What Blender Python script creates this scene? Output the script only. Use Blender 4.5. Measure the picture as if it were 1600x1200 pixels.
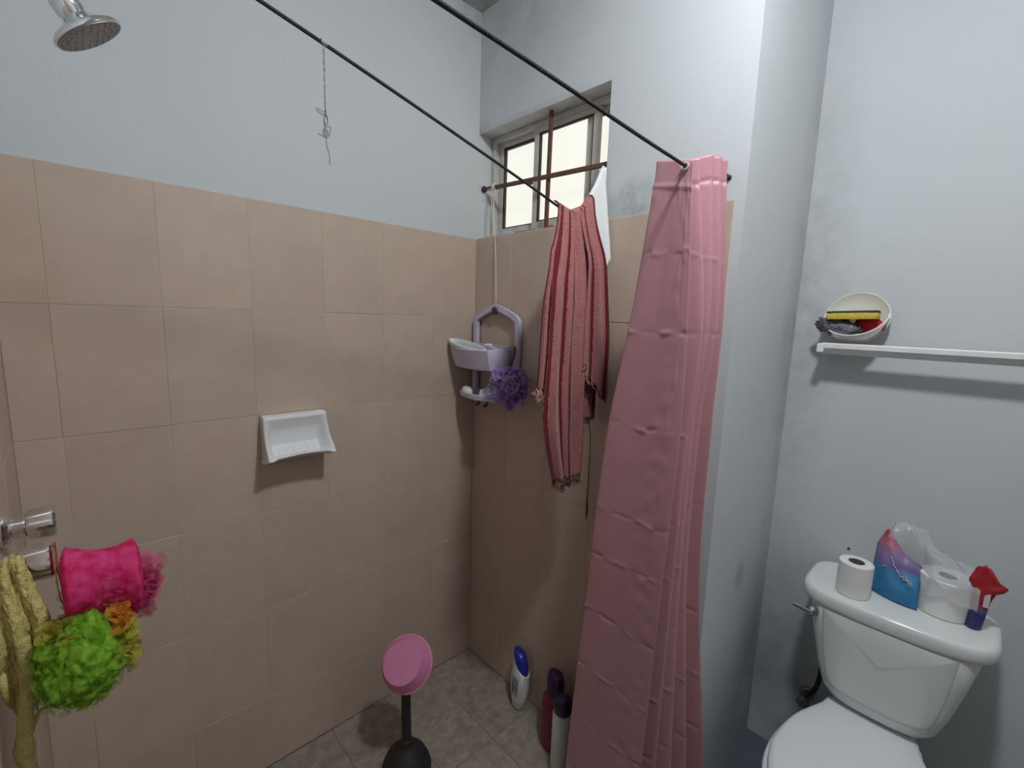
import bpy, math, random
from mathutils import Vector, Matrix, Quaternion, noise as mnoise
random.seed(7)
PI = math.pi
S = bpy.context.scene
for o in list(bpy.data.objects):
    bpy.data.objects.remove(o)
COL = S.collection

# ------------------------------------------------------------------ camera, world, exposure
cam = bpy.data.objects.new('camera', bpy.data.cameras.new('camera'))
COL.objects.link(cam)
cam.data.sensor_width = 36.0
cam.data.lens = 716.06 / 1600 * 36.0
cam.data.clip_start = 0.02
yaw, pit, rol = -0.8057, 0.1432, 0.0333
cf = Vector((math.sin(yaw) * math.cos(pit), math.cos(yaw) * math.cos(pit), -math.sin(pit)))
cr = Vector((math.cos(yaw), -math.sin(yaw), 0))
cu = cr.cross(cf)
r2 = cr * math.cos(rol) + cu * math.sin(rol)
u2 = -cr * math.sin(rol) + cu * math.cos(rol)
M = Matrix((r2, u2, -cf)).transposed().to_4x4()
M.translation = (1.4369, -1.1653, 1.4533)
cam.matrix_world = M
S.camera = cam

W = bpy.data.worlds.new('overcast_sky')
S.world = W
W.use_nodes = True
W.node_tree.nodes['Background'].inputs[0].default_value = (1.0, 0.99, 0.92, 1)
W.node_tree.nodes['Background'].inputs[1].default_value = 0.97
S.view_settings.view_transform = 'Standard'
S.view_settings.look = 'None'
S.view_settings.exposure = 0.25
S.view_settings.gamma = 1.0
S.view_settings.use_curve_mapping = False
LAMP_POS = (1.34, -0.54, 2.515)
LAMP_STRENGTH = 205.0

# ------------------------------------------------------------------ materials
def new_mat(name):
    m = bpy.data.materials.new(name)
    m.use_nodes = True
    nt = m.node_tree
    return m, nt, nt.nodes['Principled BSDF']

def nd(nt, typ, **kw):
    n = nt.nodes.new(typ)
    for k, v in kw.items():
        setattr(n, k, v)
    return n

def c4(c):
    return (c[0], c[1], c[2], 1)

def mat(name, col, rough=.5, metal=0, var=.12, scale=30, bump=0, bscale=200, spec=.5, sss=0, alpha=1, sheen=0):
    m, nt, b = new_mat(name)
    L = nt.links.new
    tc = nd(nt, 'ShaderNodeTexCoord')
    nz = nd(nt, 'ShaderNodeTexNoise')
    nz.inputs['Scale'].default_value = scale
    nz.inputs['Detail'].default_value = 4
    L(tc.outputs['Object'], nz.inputs['Vector'])
    mx = nd(nt, 'ShaderNodeMix', data_type='RGBA')
    mx.inputs[6].default_value = c4([c * (1 - var) for c in col])
    mx.inputs[7].default_value = c4([min(1, c * (1 + var)) for c in col])
    L(nz.outputs['Fac'], mx.inputs[0])
    L(mx.outputs[2], b.inputs['Base Color'])
    b.inputs['Roughness'].default_value = rough
    b.inputs['Metallic'].default_value = metal
    b.inputs['Specular IOR Level'].default_value = spec
    b.inputs['Alpha'].default_value = alpha
    if sheen:
        b.inputs['Sheen Weight'].default_value = sheen
    if bump:
        n2 = nd(nt, 'ShaderNodeTexNoise')
        n2.inputs['Scale'].default_value = bscale
        n2.inputs['Detail'].default_value = 5
        L(tc.outputs['Object'], n2.inputs['Vector'])
        bp = nd(nt, 'ShaderNodeBump')
        bp.inputs['Strength'].default_value = bump
        bp.inputs['Distance'].default_value = .004
        L(n2.outputs['Fac'], bp.inputs['Height'])
        L(bp.outputs[0], b.inputs['Normal'])
    return m

def plaster(name, col, stains=(), rough=.75):
    """painted plaster; stains = (centre, radii, colour, amount, noise scale)"""
    m, nt, b = new_mat(name)
    L = nt.links.new
    tc = nd(nt, 'ShaderNodeTexCoord')
    nz = nd(nt, 'ShaderNodeTexNoise')
    nz.inputs['Scale'].default_value = 2.3
    nz.inputs['Detail'].default_value = 6
    L(tc.outputs['Object'], nz.inputs['Vector'])
    mx = nd(nt, 'ShaderNodeMix', data_type='RGBA')
    mx.inputs[6].default_value = c4([c * .93 for c in col])
    mx.inputs[7].default_value = c4([min(1, c * 1.05) for c in col])
    L(nz.outputs['Fac'], mx.inputs[0])
    out = mx.outputs[2]
    for (cen, rad, sc_, amt, nsc) in stains:
        sub = nd(nt, 'ShaderNodeVectorMath', operation='SUBTRACT')
        L(tc.outputs['Object'], sub.inputs[0])
        sub.inputs[1].default_value = cen
        dv = nd(nt, 'ShaderNodeVectorMath', operation='DIVIDE')
        L(sub.outputs[0], dv.inputs[0])
        dv.inputs[1].default_value = rad
        ln = nd(nt, 'ShaderNodeVectorMath', operation='LENGTH')
        L(dv.outputs[0], ln.inputs[0])
        ns = nd(nt, 'ShaderNodeTexNoise')
        ns.inputs['Scale'].default_value = nsc
        ns.inputs['Detail'].default_value = 6
        ns.inputs['Roughness'].default_value = .65
        L(tc.outputs['Object'], ns.inputs['Vector'])
        # fac = clamp((noise*1.6 - .35) * (1 - dist)) * amt
        a = nd(nt, 'ShaderNodeMath', operation='MULTIPLY_ADD')
        L(ns.outputs['Fac'], a.inputs[0])
        a.inputs[1].default_value = 2.2
        a.inputs[2].default_value = -.55
        inv = nd(nt, 'ShaderNodeMath', operation='SUBTRACT', use_clamp=True)
        inv.inputs[0].default_value = 1
        L(ln.outputs['Value'], inv.inputs[1])
        mu = nd(nt, 'ShaderNodeMath', operation='MULTIPLY', use_clamp=True)
        L(a.outputs[0], mu.inputs[0])
        L(inv.outputs[0], mu.inputs[1])
        m2 = nd(nt, 'ShaderNodeMath', operation='MULTIPLY', use_clamp=True)
        L(mu.outputs[0], m2.inputs[0])
        m2.inputs[1].default_value = amt
        mm = nd(nt, 'ShaderNodeMix', data_type='RGBA')
        L(m2.outputs[0], mm.inputs[0])
        L(out, mm.inputs[6])
        mm.inputs[7].default_value = c4(sc_)
        out = mm.outputs[2]
    L(out, b.inputs['Base Color'])
    b.inputs['Roughness'].default_value = rough
    b.inputs['Specular IOR Level'].default_value = .3
    n2 = nd(nt, 'ShaderNodeTexNoise')
    n2.inputs['Scale'].default_value = 55
    n2.inputs['Detail'].default_value = 4
    L(tc.outputs['Object'], n2.inputs['Vector'])
    bp = nd(nt, 'ShaderNodeBump')
    bp.inputs['Strength'].default_value = .12
    bp.inputs['Distance'].default_value = .004
    L(n2.outputs['Fac'], bp.inputs['Height'])
    L(bp.outputs[0], b.inputs['Normal'])
    return m

def tile_mat(name, ca, cb, rough, scale, tint=.05):
    m, nt, b = new_mat(name)
    L = nt.links.new
    tc = nd(nt, 'ShaderNodeTexCoord')
    oi = nd(nt, 'ShaderNodeObjectInfo')
    nz = nd(nt, 'ShaderNodeTexNoise', noise_dimensions='4D')
    nz.inputs['Scale'].default_value = scale
    nz.inputs['Detail'].default_value = 7
    nz.inputs['Roughness'].default_value = .65
    L(tc.outputs['Object'], nz.inputs['Vector'])
    ml = nd(nt, 'ShaderNodeMath', operation='MULTIPLY')
    ml.inputs[1].default_value = 37
    L(oi.outputs['Random'], ml.inputs[0])
    L(ml.outputs[0], nz.inputs['W'])
    rp = nd(nt, 'ShaderNodeValToRGB')
    rp.color_ramp.elements[0].position = .32
    rp.color_ramp.elements[1].position = .68
    rp.color_ramp.elements[0].color = c4(ca)
    rp.color_ramp.elements[1].color = c4(cb)
    L(nz.outputs['Fac'], rp.inputs[0])
    hs = nd(nt, 'ShaderNodeHueSaturation')
    mr = nd(nt, 'ShaderNodeMapRange')
    mr.inputs[3].default_value = 1 - tint
    mr.inputs[4].default_value = 1 + tint
    L(oi.outputs['Random'], mr.inputs[0])
    L(mr.outputs[0], hs.inputs['Value'])
    L(rp.outputs[0], hs.inputs['Color'])
    L(hs.outputs[0], b.inputs['Base Color'])
    b.inputs['Roughness'].default_value = rough
    b.inputs['Specular IOR Level'].default_value = .3
    bp = nd(nt, 'ShaderNodeBump')
    bp.inputs['Strength'].default_value = .06
    bp.inputs['Distance'].default_value = .003
    L(nz.outputs['Fac'], bp.inputs['Height'])
    L(bp.outputs[0], b.inputs['Normal'])
    return m

def mesh_net(name, col, holes=.3, col2=None):
    """soft nylon netting: partly see-through, lets light pass"""
    m, nt, b = new_mat(name)
    L = nt.links.new
    nt.nodes.remove(b)
    out = nt.nodes['Material Output']
    tc = nd(nt, 'ShaderNodeTexCoord')
    nz = nd(nt, 'ShaderNodeTexNoise')
    nz.inputs['Scale'].default_value = 55
    nz.inputs['Detail'].default_value = 6
    L(tc.outputs['Object'], nz.inputs['Vector'])
    rp = nd(nt, 'ShaderNodeValToRGB')
    c2 = col2 or [c * .6 for c in col]
    rp.color_ramp.elements[0].position = .38
    rp.color_ramp.elements[1].position = .62
    rp.color_ramp.elements[0].color = c4(c2)
    rp.color_ramp.elements[1].color = c4(col)
    L(nz.outputs['Fac'], rp.inputs[0])
    df = nd(nt, 'ShaderNodeBsdfDiffuse')
    tl = nd(nt, 'ShaderNodeBsdfTranslucent')
    tp = nd(nt, 'ShaderNodeBsdfTransparent')
    L(rp.outputs[0], df.inputs[0])
    L(rp.outputs[0], tl.inputs[0])
    a = nd(nt, 'ShaderNodeMixShader')
    a.inputs[0].default_value = .35
    L(df.outputs[0], a.inputs[1])
    L(tl.outputs[0], a.inputs[2])
    c = nd(nt, 'ShaderNodeMixShader')
    c.inputs[0].default_value = holes
    L(a.outputs[0], c.inputs[1])
    L(tp.outputs[0], c.inputs[2])
    L(c.outputs[0], out.inputs[0])
    return m

def clear_mat(name, col=(1, 1, 1), through=.75, rough=.1, body=(.8, .8, .8)):
    m, nt, b = new_mat(name)
    L = nt.links.new
    out = nt.nodes['Material Output']
    b.inputs['Base Color'].default_value = c4(body)
    b.inputs['Roughness'].default_value = rough
    tp = nd(nt, 'ShaderNodeBsdfTransparent')
    tp.inputs[0].default_value = c4(col)
    mx = nd(nt, 'ShaderNodeMixShader')
    mx.inputs[0].default_value = through
    L(b.outputs[0], mx.inputs[1])
    L(tp.outputs[0], mx.inputs[2])
    L(mx.outputs[0], out.inputs[0])
    return m

def emit(name, col, st):
    m, nt, b = new_mat(name)
    b.inputs['Base Color'].default_value = c4(col)
    b.inputs['Emission Color'].default_value = c4(col)
    b.inputs['Emission Strength'].default_value = st
    return m

def stripes_mat(name, base, dark, bands):
    """woven stripes along the u of the cloth"""
    m, nt, b = new_mat(name)
    L = nt.links.new
    uv = nd(nt, 'ShaderNodeUVMap')
    sp = nd(nt, 'ShaderNodeSeparateXYZ')
    L(uv.outputs[0], sp.inputs[0])
    nz = nd(nt, 'ShaderNodeTexNoise')
    nz.inputs['Scale'].default_value = 170
    tc = nd(nt, 'ShaderNodeTexCoord')
    L(tc.outputs['Object'], nz.inputs['Vector'])
    jit = nd(nt, 'ShaderNodeMath', operation='MULTIPLY_ADD')
    L(nz.outputs['Fac'], jit.inputs[0])
    jit.inputs[1].default_value = .016
    L(sp.outputs[0], jit.inputs[2])
    rp = nd(nt, 'ShaderNodeValToRGB')
    rp.color_ramp.interpolation = 'CONSTANT'
    els = rp.color_ramp.elements
    els[0].position = 0
    els[0].color = (1, 1, 1, 1) if bands[0][0] == 0 else (0, 0, 0, 1)
    els.remove(els[1])
    for a, c in bands:
        e = els.new(min(.999, a + .008)); e.color = (1, 1, 1, 1)
        if c < 1:
            e = els.new(c + .008); e.color = (0, 0, 0, 1)
    L(jit.outputs[0], rp.inputs[0])
    bs = nd(nt, 'ShaderNodeMix', data_type='RGBA')
    bs.inputs[6].default_value = c4([c * .55 for c in base])
    bs.inputs[7].default_value = c4([c * 1.45 for c in base])
    L(nz.outputs['Fac'], bs.inputs[0])
    mx = nd(nt, 'ShaderNodeMix', data_type='RGBA')
    L(rp.outputs[0], mx.inputs[0])
    L(bs.outputs[2], mx.inputs[6])
    mx.inputs[7].default_value = c4(dark)
    L(mx.outputs[2], b.inputs['Base Color'])
    b.inputs['Roughness'].default_value = .95
    b.inputs['Specular IOR Level'].default_value = .1
    b.inputs['Sheen Weight'].default_value = .25
    bp = nd(nt, 'ShaderNodeBump')
    bp.inputs['Strength'].default_value = .5
    bp.inputs['Distance'].default_value = .003
    L(nz.outputs['Fac'], bp.inputs['Height'])
    L(bp.outputs[0], b.inputs['Normal'])
    return m

def bands_mat(name, stops, axis=2, rough=.4, wob=.02, wscale=40, interp='LINEAR'):
    """printed film: colour bands by height (object space)"""
    m, nt, b = new_mat(name)
    L = nt.links.new
    tc = nd(nt, 'ShaderNodeTexCoord')
    sp = nd(nt, 'ShaderNodeSeparateXYZ')
    L(tc.outputs['Object'], sp.inputs[0])
    nz = nd(nt, 'ShaderNodeTexNoise')
    nz.inputs['Scale'].default_value = wscale
    L(tc.outputs['Object'], nz.inputs['Vector'])
    a = nd(nt, 'ShaderNodeMath', operation='MULTIPLY_ADD')
    L(nz.outputs['Fac'], a.inputs[0])
    a.inputs[1].default_value = wob
    L(sp.outputs[axis], a.inputs[2])
    z0, z1 = stops[0][0], stops[-1][0]
    mr = nd(nt, 'ShaderNodeMapRange')
    mr.inputs[1].default_value = z0 + wob / 2
    mr.inputs[2].default_value = z1 + wob / 2
    L(a.outputs[0], mr.inputs[0])
    rp = nd(nt, 'ShaderNodeValToRGB')
    rp.color_ramp.interpolation = interp
    els = rp.color_ramp.elements
    els[0].position, els[0].color = 0, c4(stops[0][1])
    els[1].position, els[1].color = 1, c4(stops[-1][1])
    for z, c in stops[1:-1]:
        e = els.new((z - z0) / (z1 - z0)); e.color = c4(c)
    L(mr.outputs[0], rp.inputs[0])
    L(rp.outputs[0], b.inputs['Base Color'])
    b.inputs['Roughness'].default_value = rough
    return m

MOLD = (.13, .13, .12)
PAINT = (.605, .63, .65)
M_plaster_left = plaster('painted_plaster_left', PAINT, [
    ((0, .02, 2.56), (.1, .17, .12), MOLD, .8, 9),
    ((0, -.02, 1.8), (.05, .12, .12), (.5, .5, .47), .5, 8)])
M_plaster_back = plaster('painted_plaster_back', PAINT, [
    ((.25, 0, 2.5), (.4, .05, .34), (.3, .31, .3), .75, 7),
    ((.68, 0, 1.78), (.13, .03, .09), (.22, .22, .21), .9, 26),
    ((.30, .06, 2.135), (.45, .09, .03), (.25, .21, .16), 1.0, 20),
    ((.02, 0, 2.14), (.05, .1, .05), (.2, .17, .13), .7, 20)])
M_plaster_recess = plaster('painted_plaster_recess', PAINT, [
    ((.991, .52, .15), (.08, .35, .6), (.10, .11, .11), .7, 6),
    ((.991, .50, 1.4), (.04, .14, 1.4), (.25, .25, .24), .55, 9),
    ((.991, .25, .70), (.04, .045, .06), (.07, .09, .07), .8, 90)])
M_plaster_rear = plaster('painted_plaster_rear', PAINT, [
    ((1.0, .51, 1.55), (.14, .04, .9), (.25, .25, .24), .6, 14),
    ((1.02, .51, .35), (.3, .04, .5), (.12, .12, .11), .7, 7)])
M_plaster = plaster('painted_plaster', PAINT)
M_hall = plaster('unseen_hall_paint', (.62, .58, .54))  # out-of-view walls, tone chosen to control bounced light
M_ceiling = plaster('ceiling_plaster', (.7, .71, .71), [((.0, 0, 2.55), (.5, .5, .1), (.24, .24, .22), .9, 8)])
M_tile = tile_mat('beige_wall_tile', (.525, .412, .338), (.59, .47, .388), .42, 9, .025)
M_floor_tile = tile_mat('mottled_floor_tile', (.24, .20, .16), (.42, .365, .30), .5, 30)
M_grout = mat('tile_grout', (.60, .50, .41), .9, var=.2, scale=14, bump=.2)
M_grout_floor = mat('floor_grout', (.23, .195, .16), .9, var=.3, scale=14)
M_cement = mat('dark_painted_cement', (.10, .125, .145), .55, var=.35, scale=9, bump=.2, bscale=60)
M_chrome = mat('worn_chrome', (.80, .80, .82), .09, 1, var=.12, scale=60)
M_chrome_dull = mat('limescaled_chrome', (.30, .28, .27), .45, 1, var=.35, scale=120, bump=.3, bscale=400)
M_porcelain = mat('white_porcelain', (.74, .76, .755), .13, var=.03, scale=6)
M_ceramic = mat('white_glazed_ceramic', (.80, .80, .82), .16, var=.03, scale=12)
M_lidplastic = mat('white_seat_plastic', (.76, .79, .81), .3, var=.03, scale=8)
M_rust = mat('rusty_iron', (.16, .085, .06), .8, .3, var=.5, scale=55, bump=.6, bscale=180)
M_alu = mat('dull_aluminium', (.60, .56, .52), .5, .1, var=.2, scale=25)
M_gasket = mat('dark_window_gasket', (.035, .033, .032), .7)
M_glass = clear_mat('window_glass', (.98, .98, .96), .9, .1, (.85, .85, .82))
M_rope = mat('black_rope', (.018, .019, .028), .7, var=.3, scale=200, bump=.8, bscale=700)
M_thread = mat('grey_thread', (.27, .29, .31), .9)
M_string = mat('white_string', (.82, .79, .70), .8)
M_lilac = mat('lilac_plastic', (.60, .54, .70), .38, var=.05)
M_darkthread = mat('dark_thread', (.05, .03, .08), .8)
M_soap = mat('white_soap', (.82, .79, .80), .4)
M_whiteplastic = mat('white_plastic', (.80, .83, .85), .3, var=.04)
M_grayinside = mat('grey_plastic', (.42, .46, .50), .45, var=.1)
M_curtain = mat('mauve_satin', (.52, .255, .288), .36, var=.07, scale=60, bump=.12, bscale=900, spec=.45, sheen=.15)
M_grommet = mat('pale_grommet', (.8, .76, .76), .3, .3)
M_towel = stripes_mat('striped_terry', (.40, .155, .15), (.15, .016, .025),
                      [(0.0, .07), (.10, .142), (.31, .342), (.392, .435), (.63, .675), (.735, .77), (.962, 1.0)])
M_fringe = mat('dark_fringe', (.13, .05, .04), .95, var=.6, scale=150)
M_fringe_pale = mat('pale_fringe', (.60, .33, .28), .95, var=.4, scale=150)
M_whitecloth = mat('white_cotton', (.80, .82, .82), .9, var=.05, bump=.3, bscale=400)
M_pink = mesh_net('hot_pink_net', (.92, .10, .32), .12, (.80, .03, .18))
M_pink_thin = mesh_net('thin_pink_net', (.90, .16, .36), .6)
M_green = mesh_net('lime_green_net', (.40, .70, .08), .18, (.16, .40, .02))
M_green_thin = mesh_net('thin_green_net', (.40, .70, .08), .6)
M_orange = mesh_net('orange_net', (.80, .30, .04), .3, (.68, .36, .07))
M_olive = mesh_net('olive_yellow_net', (.55, .50, .10), .35, (.42, .42, .06))
M_yellow = mat('yellow_ragged_net', (.72, .58, .22), .95, var=.5, scale=110, bump=1.0, bscale=420)
M_violet = mesh_net('violet_net', (.62, .40, .88), .3, (.42, .24, .64))
M_lightviolet = mesh_net('light_violet_net', (.76, .64, .95), .3, (.62, .48, .88))
M_palelilac = mesh_net('pale_lilac_net', (.62, .58, .80), .35, (.46, .42, .66))
M_pinkplastic = mat('pink_plastic', (.72, .26, .45), .35, var=.05, scale=20)
M_blackplastic = mat('black_plastic', (.022, .017, .018), .45, var=.3)
M_blackrubber = mat('black_rubber', (.02, .018, .018), .65, var=.3)
M_bottle_white = mat('white_bottle_plastic', (.74, .76, .78), .3, var=.03)
M_cap_blue = mat('blue_cap_plastic', (.02, .025, .30), .3)
M_label_grey = mat('grey_blue_label', (.30, .35, .46), .4, var=.3, scale=60)
M_ink = mat('dark_ink', (.02, .025, .07), .5)
M_bottle_red = mat('dark_magenta_plastic', (.20, .012, .055), .3, var=.2)
M_cap_dark = mat('dark_purple_cap', (.035, .015, .07), .35)
M_paper = mat('tissue_paper', (.80, .80, .79), .95, var=.04, bump=.3, bscale=300)
M_core = mat('cardboard_core', (.16, .12, .10), .9)
M_film = clear_mat('clear_film', (.97, .97, .98), .58, .12, (.72, .72, .74))
M_cream = mat('cream_plastic', (.60, .575, .50), .45, var=.06)
M_whiterim = mat('white_rim_plastic', (.82, .80, .80), .4)
M_spongeyellow = mat('yellow_foam', (.72, .54, .09), .95, var=.2, scale=150, bump=.8, bscale=350)
M_scrub = mat('dark_green_scrub', (.045, .06, .045), .95, var=.4, scale=200, bump=.8)
M_steel = mat('steel_wool', (.20, .19, .22), .4, .7, var=.6, scale=150, bump=1, bscale=260)
M_redcloth = mat('red_cloth', (.55, .015, .03), .8, var=.2, scale=60)
M_wrapblue = mat('pale_blue_wrapper', (.42, .48, .62), .4, var=.4, scale=50)
M_wrapred = mat('red_brown_sachet', (.30, .08, .07), .5, var=.4, scale=50)
M_bulb = emit('lit_bulb', (.92, .975, 1.0), LAMP_STRENGTH)
M_print = bands_mat('printed_blue_red_film', [(.745, (.02, .16, .33)), (.80, (.045, .22, .42)), (.826, (.05, .20, .40)), (.830, (.15, .11, .30)), (.858, (.24, .17, .36)), (.880, (.42, .14, .22)), (.902, (.50, .05, .08)), (.93, (.45, .05, .08))], wob=.006, wscale=14)
M_print_end = bands_mat('printed_red_blue_film', [(.745, (.03, .03, .15)), (.785, (.035, .035, .18)), (.80, (.16, .12, .25)), (.815, (.35, .02, .03)), (.93, (.52, .02, .025))], wob=.01)
M_palemark = mat('pale_print', (.62, .52, .62), .5)

# ------------------------------------------------------------------ mesh helpers
class MB:
    def __init__(s):
        s.v, s.f, s.uv = [], [], None
    def add(s, vs, fs):
        n = len(s.v)
        s.v += [tuple(p) for p in vs]
        s.f += [tuple(i + n for i in f) for f in fs]
        return s
    def box(s, a, b):
        x0, y0, z0 = a; x1, y1, z1 = b
        return s.add([(x0, y0, z0), (x1, y0, z0), (x1, y1, z0), (x0, y1, z0), (x0, y0, z1), (x1, y0, z1), (x1, y1, z1), (x0, y1, z1)],
                     [(3, 2, 1, 0), (4, 5, 6, 7), (0, 1, 5, 4), (1, 2, 6, 5), (2, 3, 7, 6), (3, 0, 4, 7)])
    def bar(s, p, q, w, h, up=(0, 0, 1)):
        p, q = Vector(p), Vector(q)
        d = (q - p).normalized()
        a = d.cross(Vector(up)).normalized() * w / 2
        c = d.cross(a).normalized() * h / 2
        vs = [e + i * a + j * c for e in (p, q) for i, j in ((-1, -1), (1, -1), (1, 1), (-1, 1))]
        return s.add(vs, [(0, 1, 2, 3), (7, 6, 5, 4), (0, 4, 5, 1), (1, 5, 6, 2), (2, 6, 7, 3), (3, 7, 4, 0)])
    def tube(s, pts, r, n=10, cap=True):
        pts = [Vector(p) for p in pts]
        rs = r if isinstance(r, (list, tuple)) else [r] * len(pts)
        ref = None
        vs = []
        for i, p in enumerate(pts):
            t = (pts[min(i + 1, len(pts) - 1)] - pts[max(i - 1, 0)]).normalized()
            if ref is None:
                ref = t.orthogonal().normalized()
            ref = (ref - t * ref.dot(t)).normalized()
            b = t.cross(ref)
            for k in range(n):
                a = 2 * PI * k / n
                vs.append(p + (ref * math.cos(a) + b * math.sin(a)) * rs[i])
        fs = [(i * n + k, i * n + (k + 1) % n, (i + 1) * n + (k + 1) % n, (i + 1) * n + k) for i in range(len(pts) - 1) for k in range(n)]
        if cap:
            fs.append(tuple(range(n))[::-1])
            fs.append(tuple((len(pts) - 1) * n + k for k in range(n)))
        return s.add(vs, fs)
    def loft(s, rings, cap=True):
        n = len(rings[0])
        vs = [p for r in rings for p in r]
        fs = [(i * n + k, i * n + (k + 1) % n, (i + 1) * n + (k + 1) % n, (i + 1) * n + k) for i in range(len(rings) - 1) for k in range(n)]
        if cap:
            fs.append(tuple(range(n))[::-1])
            fs.append(tuple((len(rings) - 1) * n + k for k in range(n)))
        return s.add(vs, fs)
    def lathe(s, prof, pos=(0, 0, 0), axis=(0, 0, 1), n=32, lobes=0, amp=0, cap=True):
        """prof: (radius, distance along the axis)"""
        q = Vector((0, 0, 1)).rotation_difference(Vector(axis).normalized())
        pos = Vector(pos)
        rings = []
        for r, z in prof:
            ring = []
            for k in range(n):
                a = 2 * PI * k / n
                rr = r * (1 + amp * math.cos(lobes * a)) if lobes else r
                ring.append(pos + q @ Vector((rr * math.cos(a), rr * math.sin(a), z)))
            rings.append(ring)
        return s.loft(rings, cap)
    def sheet(s, rows, uvs=None):
        m = len(rows[0])
        n0 = len(s.v)
        vs = [p for r in rows for p in r]
        fs = [(i * m + j, i * m + j + 1, (i + 1) * m + j + 1, (i + 1) * m + j) for i in range(len(rows) - 1) for j in range(m - 1)]
        s.add(vs, fs)
        if uvs is not None:
            if s.uv is None:
                s.uv = {}
            k = n0
            for r in uvs:
                for t in r:
                    s.uv[k] = t
                    k += 1
        return s
    def obj(s, name, m, parent=None, smooth=None, bevel=0, solid=0, sub=0, bseg=2, offset=0):
        me = bpy.data.meshes.new(name)
        me.from_pydata(s.v, [], s.f)
        if s.uv:
            ul = me.uv_layers.new(name='UVMap')
            for lp in me.loops:
                ul.data[lp.index].uv = s.uv.get(lp.vertex_index, (0, 0))
        me.materials.append(m)
        if smooth is not None:
            me.polygons.foreach_set('use_smooth', [True] * len(me.polygons))
            if smooth < 180:
                me.set_sharp_from_angle(angle=math.radians(smooth))
        me.update()
        o = bpy.data.objects.new(name, me)
        COL.objects.link(o)
        if parent:
            o.parent = parent
        if solid:
            md = o.modifiers.new('thickness', 'SOLIDIFY'); md.thickness = solid; md.offset = offset
        if bevel:
            md = o.modifiers.new('bevel', 'BEVEL'); md.width = bevel; md.segments = bseg; md.limit_method = 'ANGLE'; md.angle_limit = math.radians(40)
        if sub:
            md = o.modifiers.new('sub', 'SUBSURF'); md.levels = sub; md.render_levels = sub
        return o

def tag(o, label=None, cat=None, group=None, kind=None):
    if label: o['label'] = label
    if cat: o['category'] = cat
    if group: o['group'] = group
    if kind: o['kind'] = kind
    return o

def empty(name, loc, label, cat, group=None):
    """world-placed parts: the Empty stays at the thing's base and children are shifted back by it"""
    o = bpy.data.objects.new(name, None)
    o.empty_display_size = .05
    COL.objects.link(o)
    o.location = loc
    tag(o, label, cat, group)
    return o

def settle(root):
    """parts were modelled in world coordinates: keep them there under the moved Empty"""
    inv = Matrix.Translation(root.location).inverted()
    for ch in root.children:
        ch.matrix_parent_inverse = inv

def interp(x, xs, ys):
    if x <= xs[0]: return ys[0]
    for i in range(len(xs) - 1):
        if x <= xs[i + 1]:
            t = (x - xs[i]) / (xs[i + 1] - xs[i])
            return ys[i] * (1 - t) + ys[i + 1] * t
    return ys[-1]

def hermite(x, xs, ys):
    n = len(xs)
    if x <= xs[0]: return ys[0]
    if x >= xs[-1]: return ys[-1]
    i = 0
    while x > xs[i + 1]: i += 1
    def sl(k):
        if k == 0: return (ys[1] - ys[0]) / (xs[1] - xs[0])
        if k == n - 1: return (ys[-1] - ys[-2]) / (xs[-1] - xs[-2])
        return (ys[k + 1] - ys[k - 1]) / (xs[k + 1] - xs[k - 1])
    h = xs[i + 1] - xs[i]
    t = (x - xs[i]) / h
    return ((2 * t**3 - 3 * t**2 + 1) * ys[i] + (t**3 - 2 * t**2 + t) * h * sl(i) + (-2 * t**3 + 3 * t**2) * ys[i + 1] + (t**3 - t**2) * h * sl(i + 1))

def superell(cx, cy, z, a, b0, b1, e=4, n=48):
    """ring: half width a, reaches b0 towards -y and b1 towards +y"""
    ring = []
    for k in range(n):
        t = 2 * PI * k / n
        c, s_ = math.cos(t), math.sin(t)
        x = a * math.copysign(abs(c) ** (2 / e), c)
        y = math.copysign(abs(s_) ** (2 / e), s_)
        ring.append((cx + x, cy + (y * b1 if y > 0 else y * b0), z))
    return ring

# ------------------------------------------------------------------ the setting
ZC = 2.55; TT = 1.75; YS = -1.278
def struct(name, mb, m, label, cat, **kw):
    return tag(mb.obj(name, m, **kw), label, cat, kind='structure')

wall_left = struct('wall_left', MB().box((-.12, -4.6, 0), (-.003, .12, ZC)), M_plaster_left, 'white painted left wall above the beige tiles', 'wall')
wb = MB()
wb.box((-.003, .003, 0), (.991, .12, TT - .002))
wb.box((-.003, .003, 2.135), (.991, .12, ZC))
wb.box((.59, .003, TT - .002), (.991, .12, 2.135))
wall_back = struct('wall_back', wb, M_plaster_back, 'white painted back wall around the small window', 'wall')
wall_recess = struct('wall_recess', MB().box((.89, .12, 0), (.991, .63, ZC)), M_plaster_recess, 'white return wall between the shower and the toilet alcove', 'wall')
wall_rear = struct('wall_rear', MB().box((.991, .51, 0), (2.3, .63, ZC)), M_plaster_rear, 'white painted wall behind the toilet', 'wall')
wall_right = struct('wall_right', MB().box((2.2, -1.45, 0), (2.3, .51, ZC)).box((2.2, -4.6, 0), (2.3, -1.45, ZC)), M_hall, 'right side wall carried on into an added, unseen hallway', 'wall')  # second box lines the added hallway
wall_shower = struct('wall_shower', MB().box((-.003, -4.6, 0), (.97, YS - .003, ZC)), M_plaster, 'wall carrying the shower taps at the left edge', 'wall')
wall_front = struct('wall_front', MB().box((.97, -4.7, 0), (2.3, -4.6, ZC)), M_hall, 'end wall of an added, unseen hallway behind the viewer', 'wall')  # hallway is assumed: room lengthened so less light bounces back
ceiling = struct('ceiling', MB().box((-.12, -4.7, ZC), (2.3, .63, ZC + .1)), M_ceiling, 'greyish plaster ceiling with damp corner', 'ceiling')
fl = MB().box((-.12, -4.7, -.12), (2.3, .63, -.006))
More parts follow.
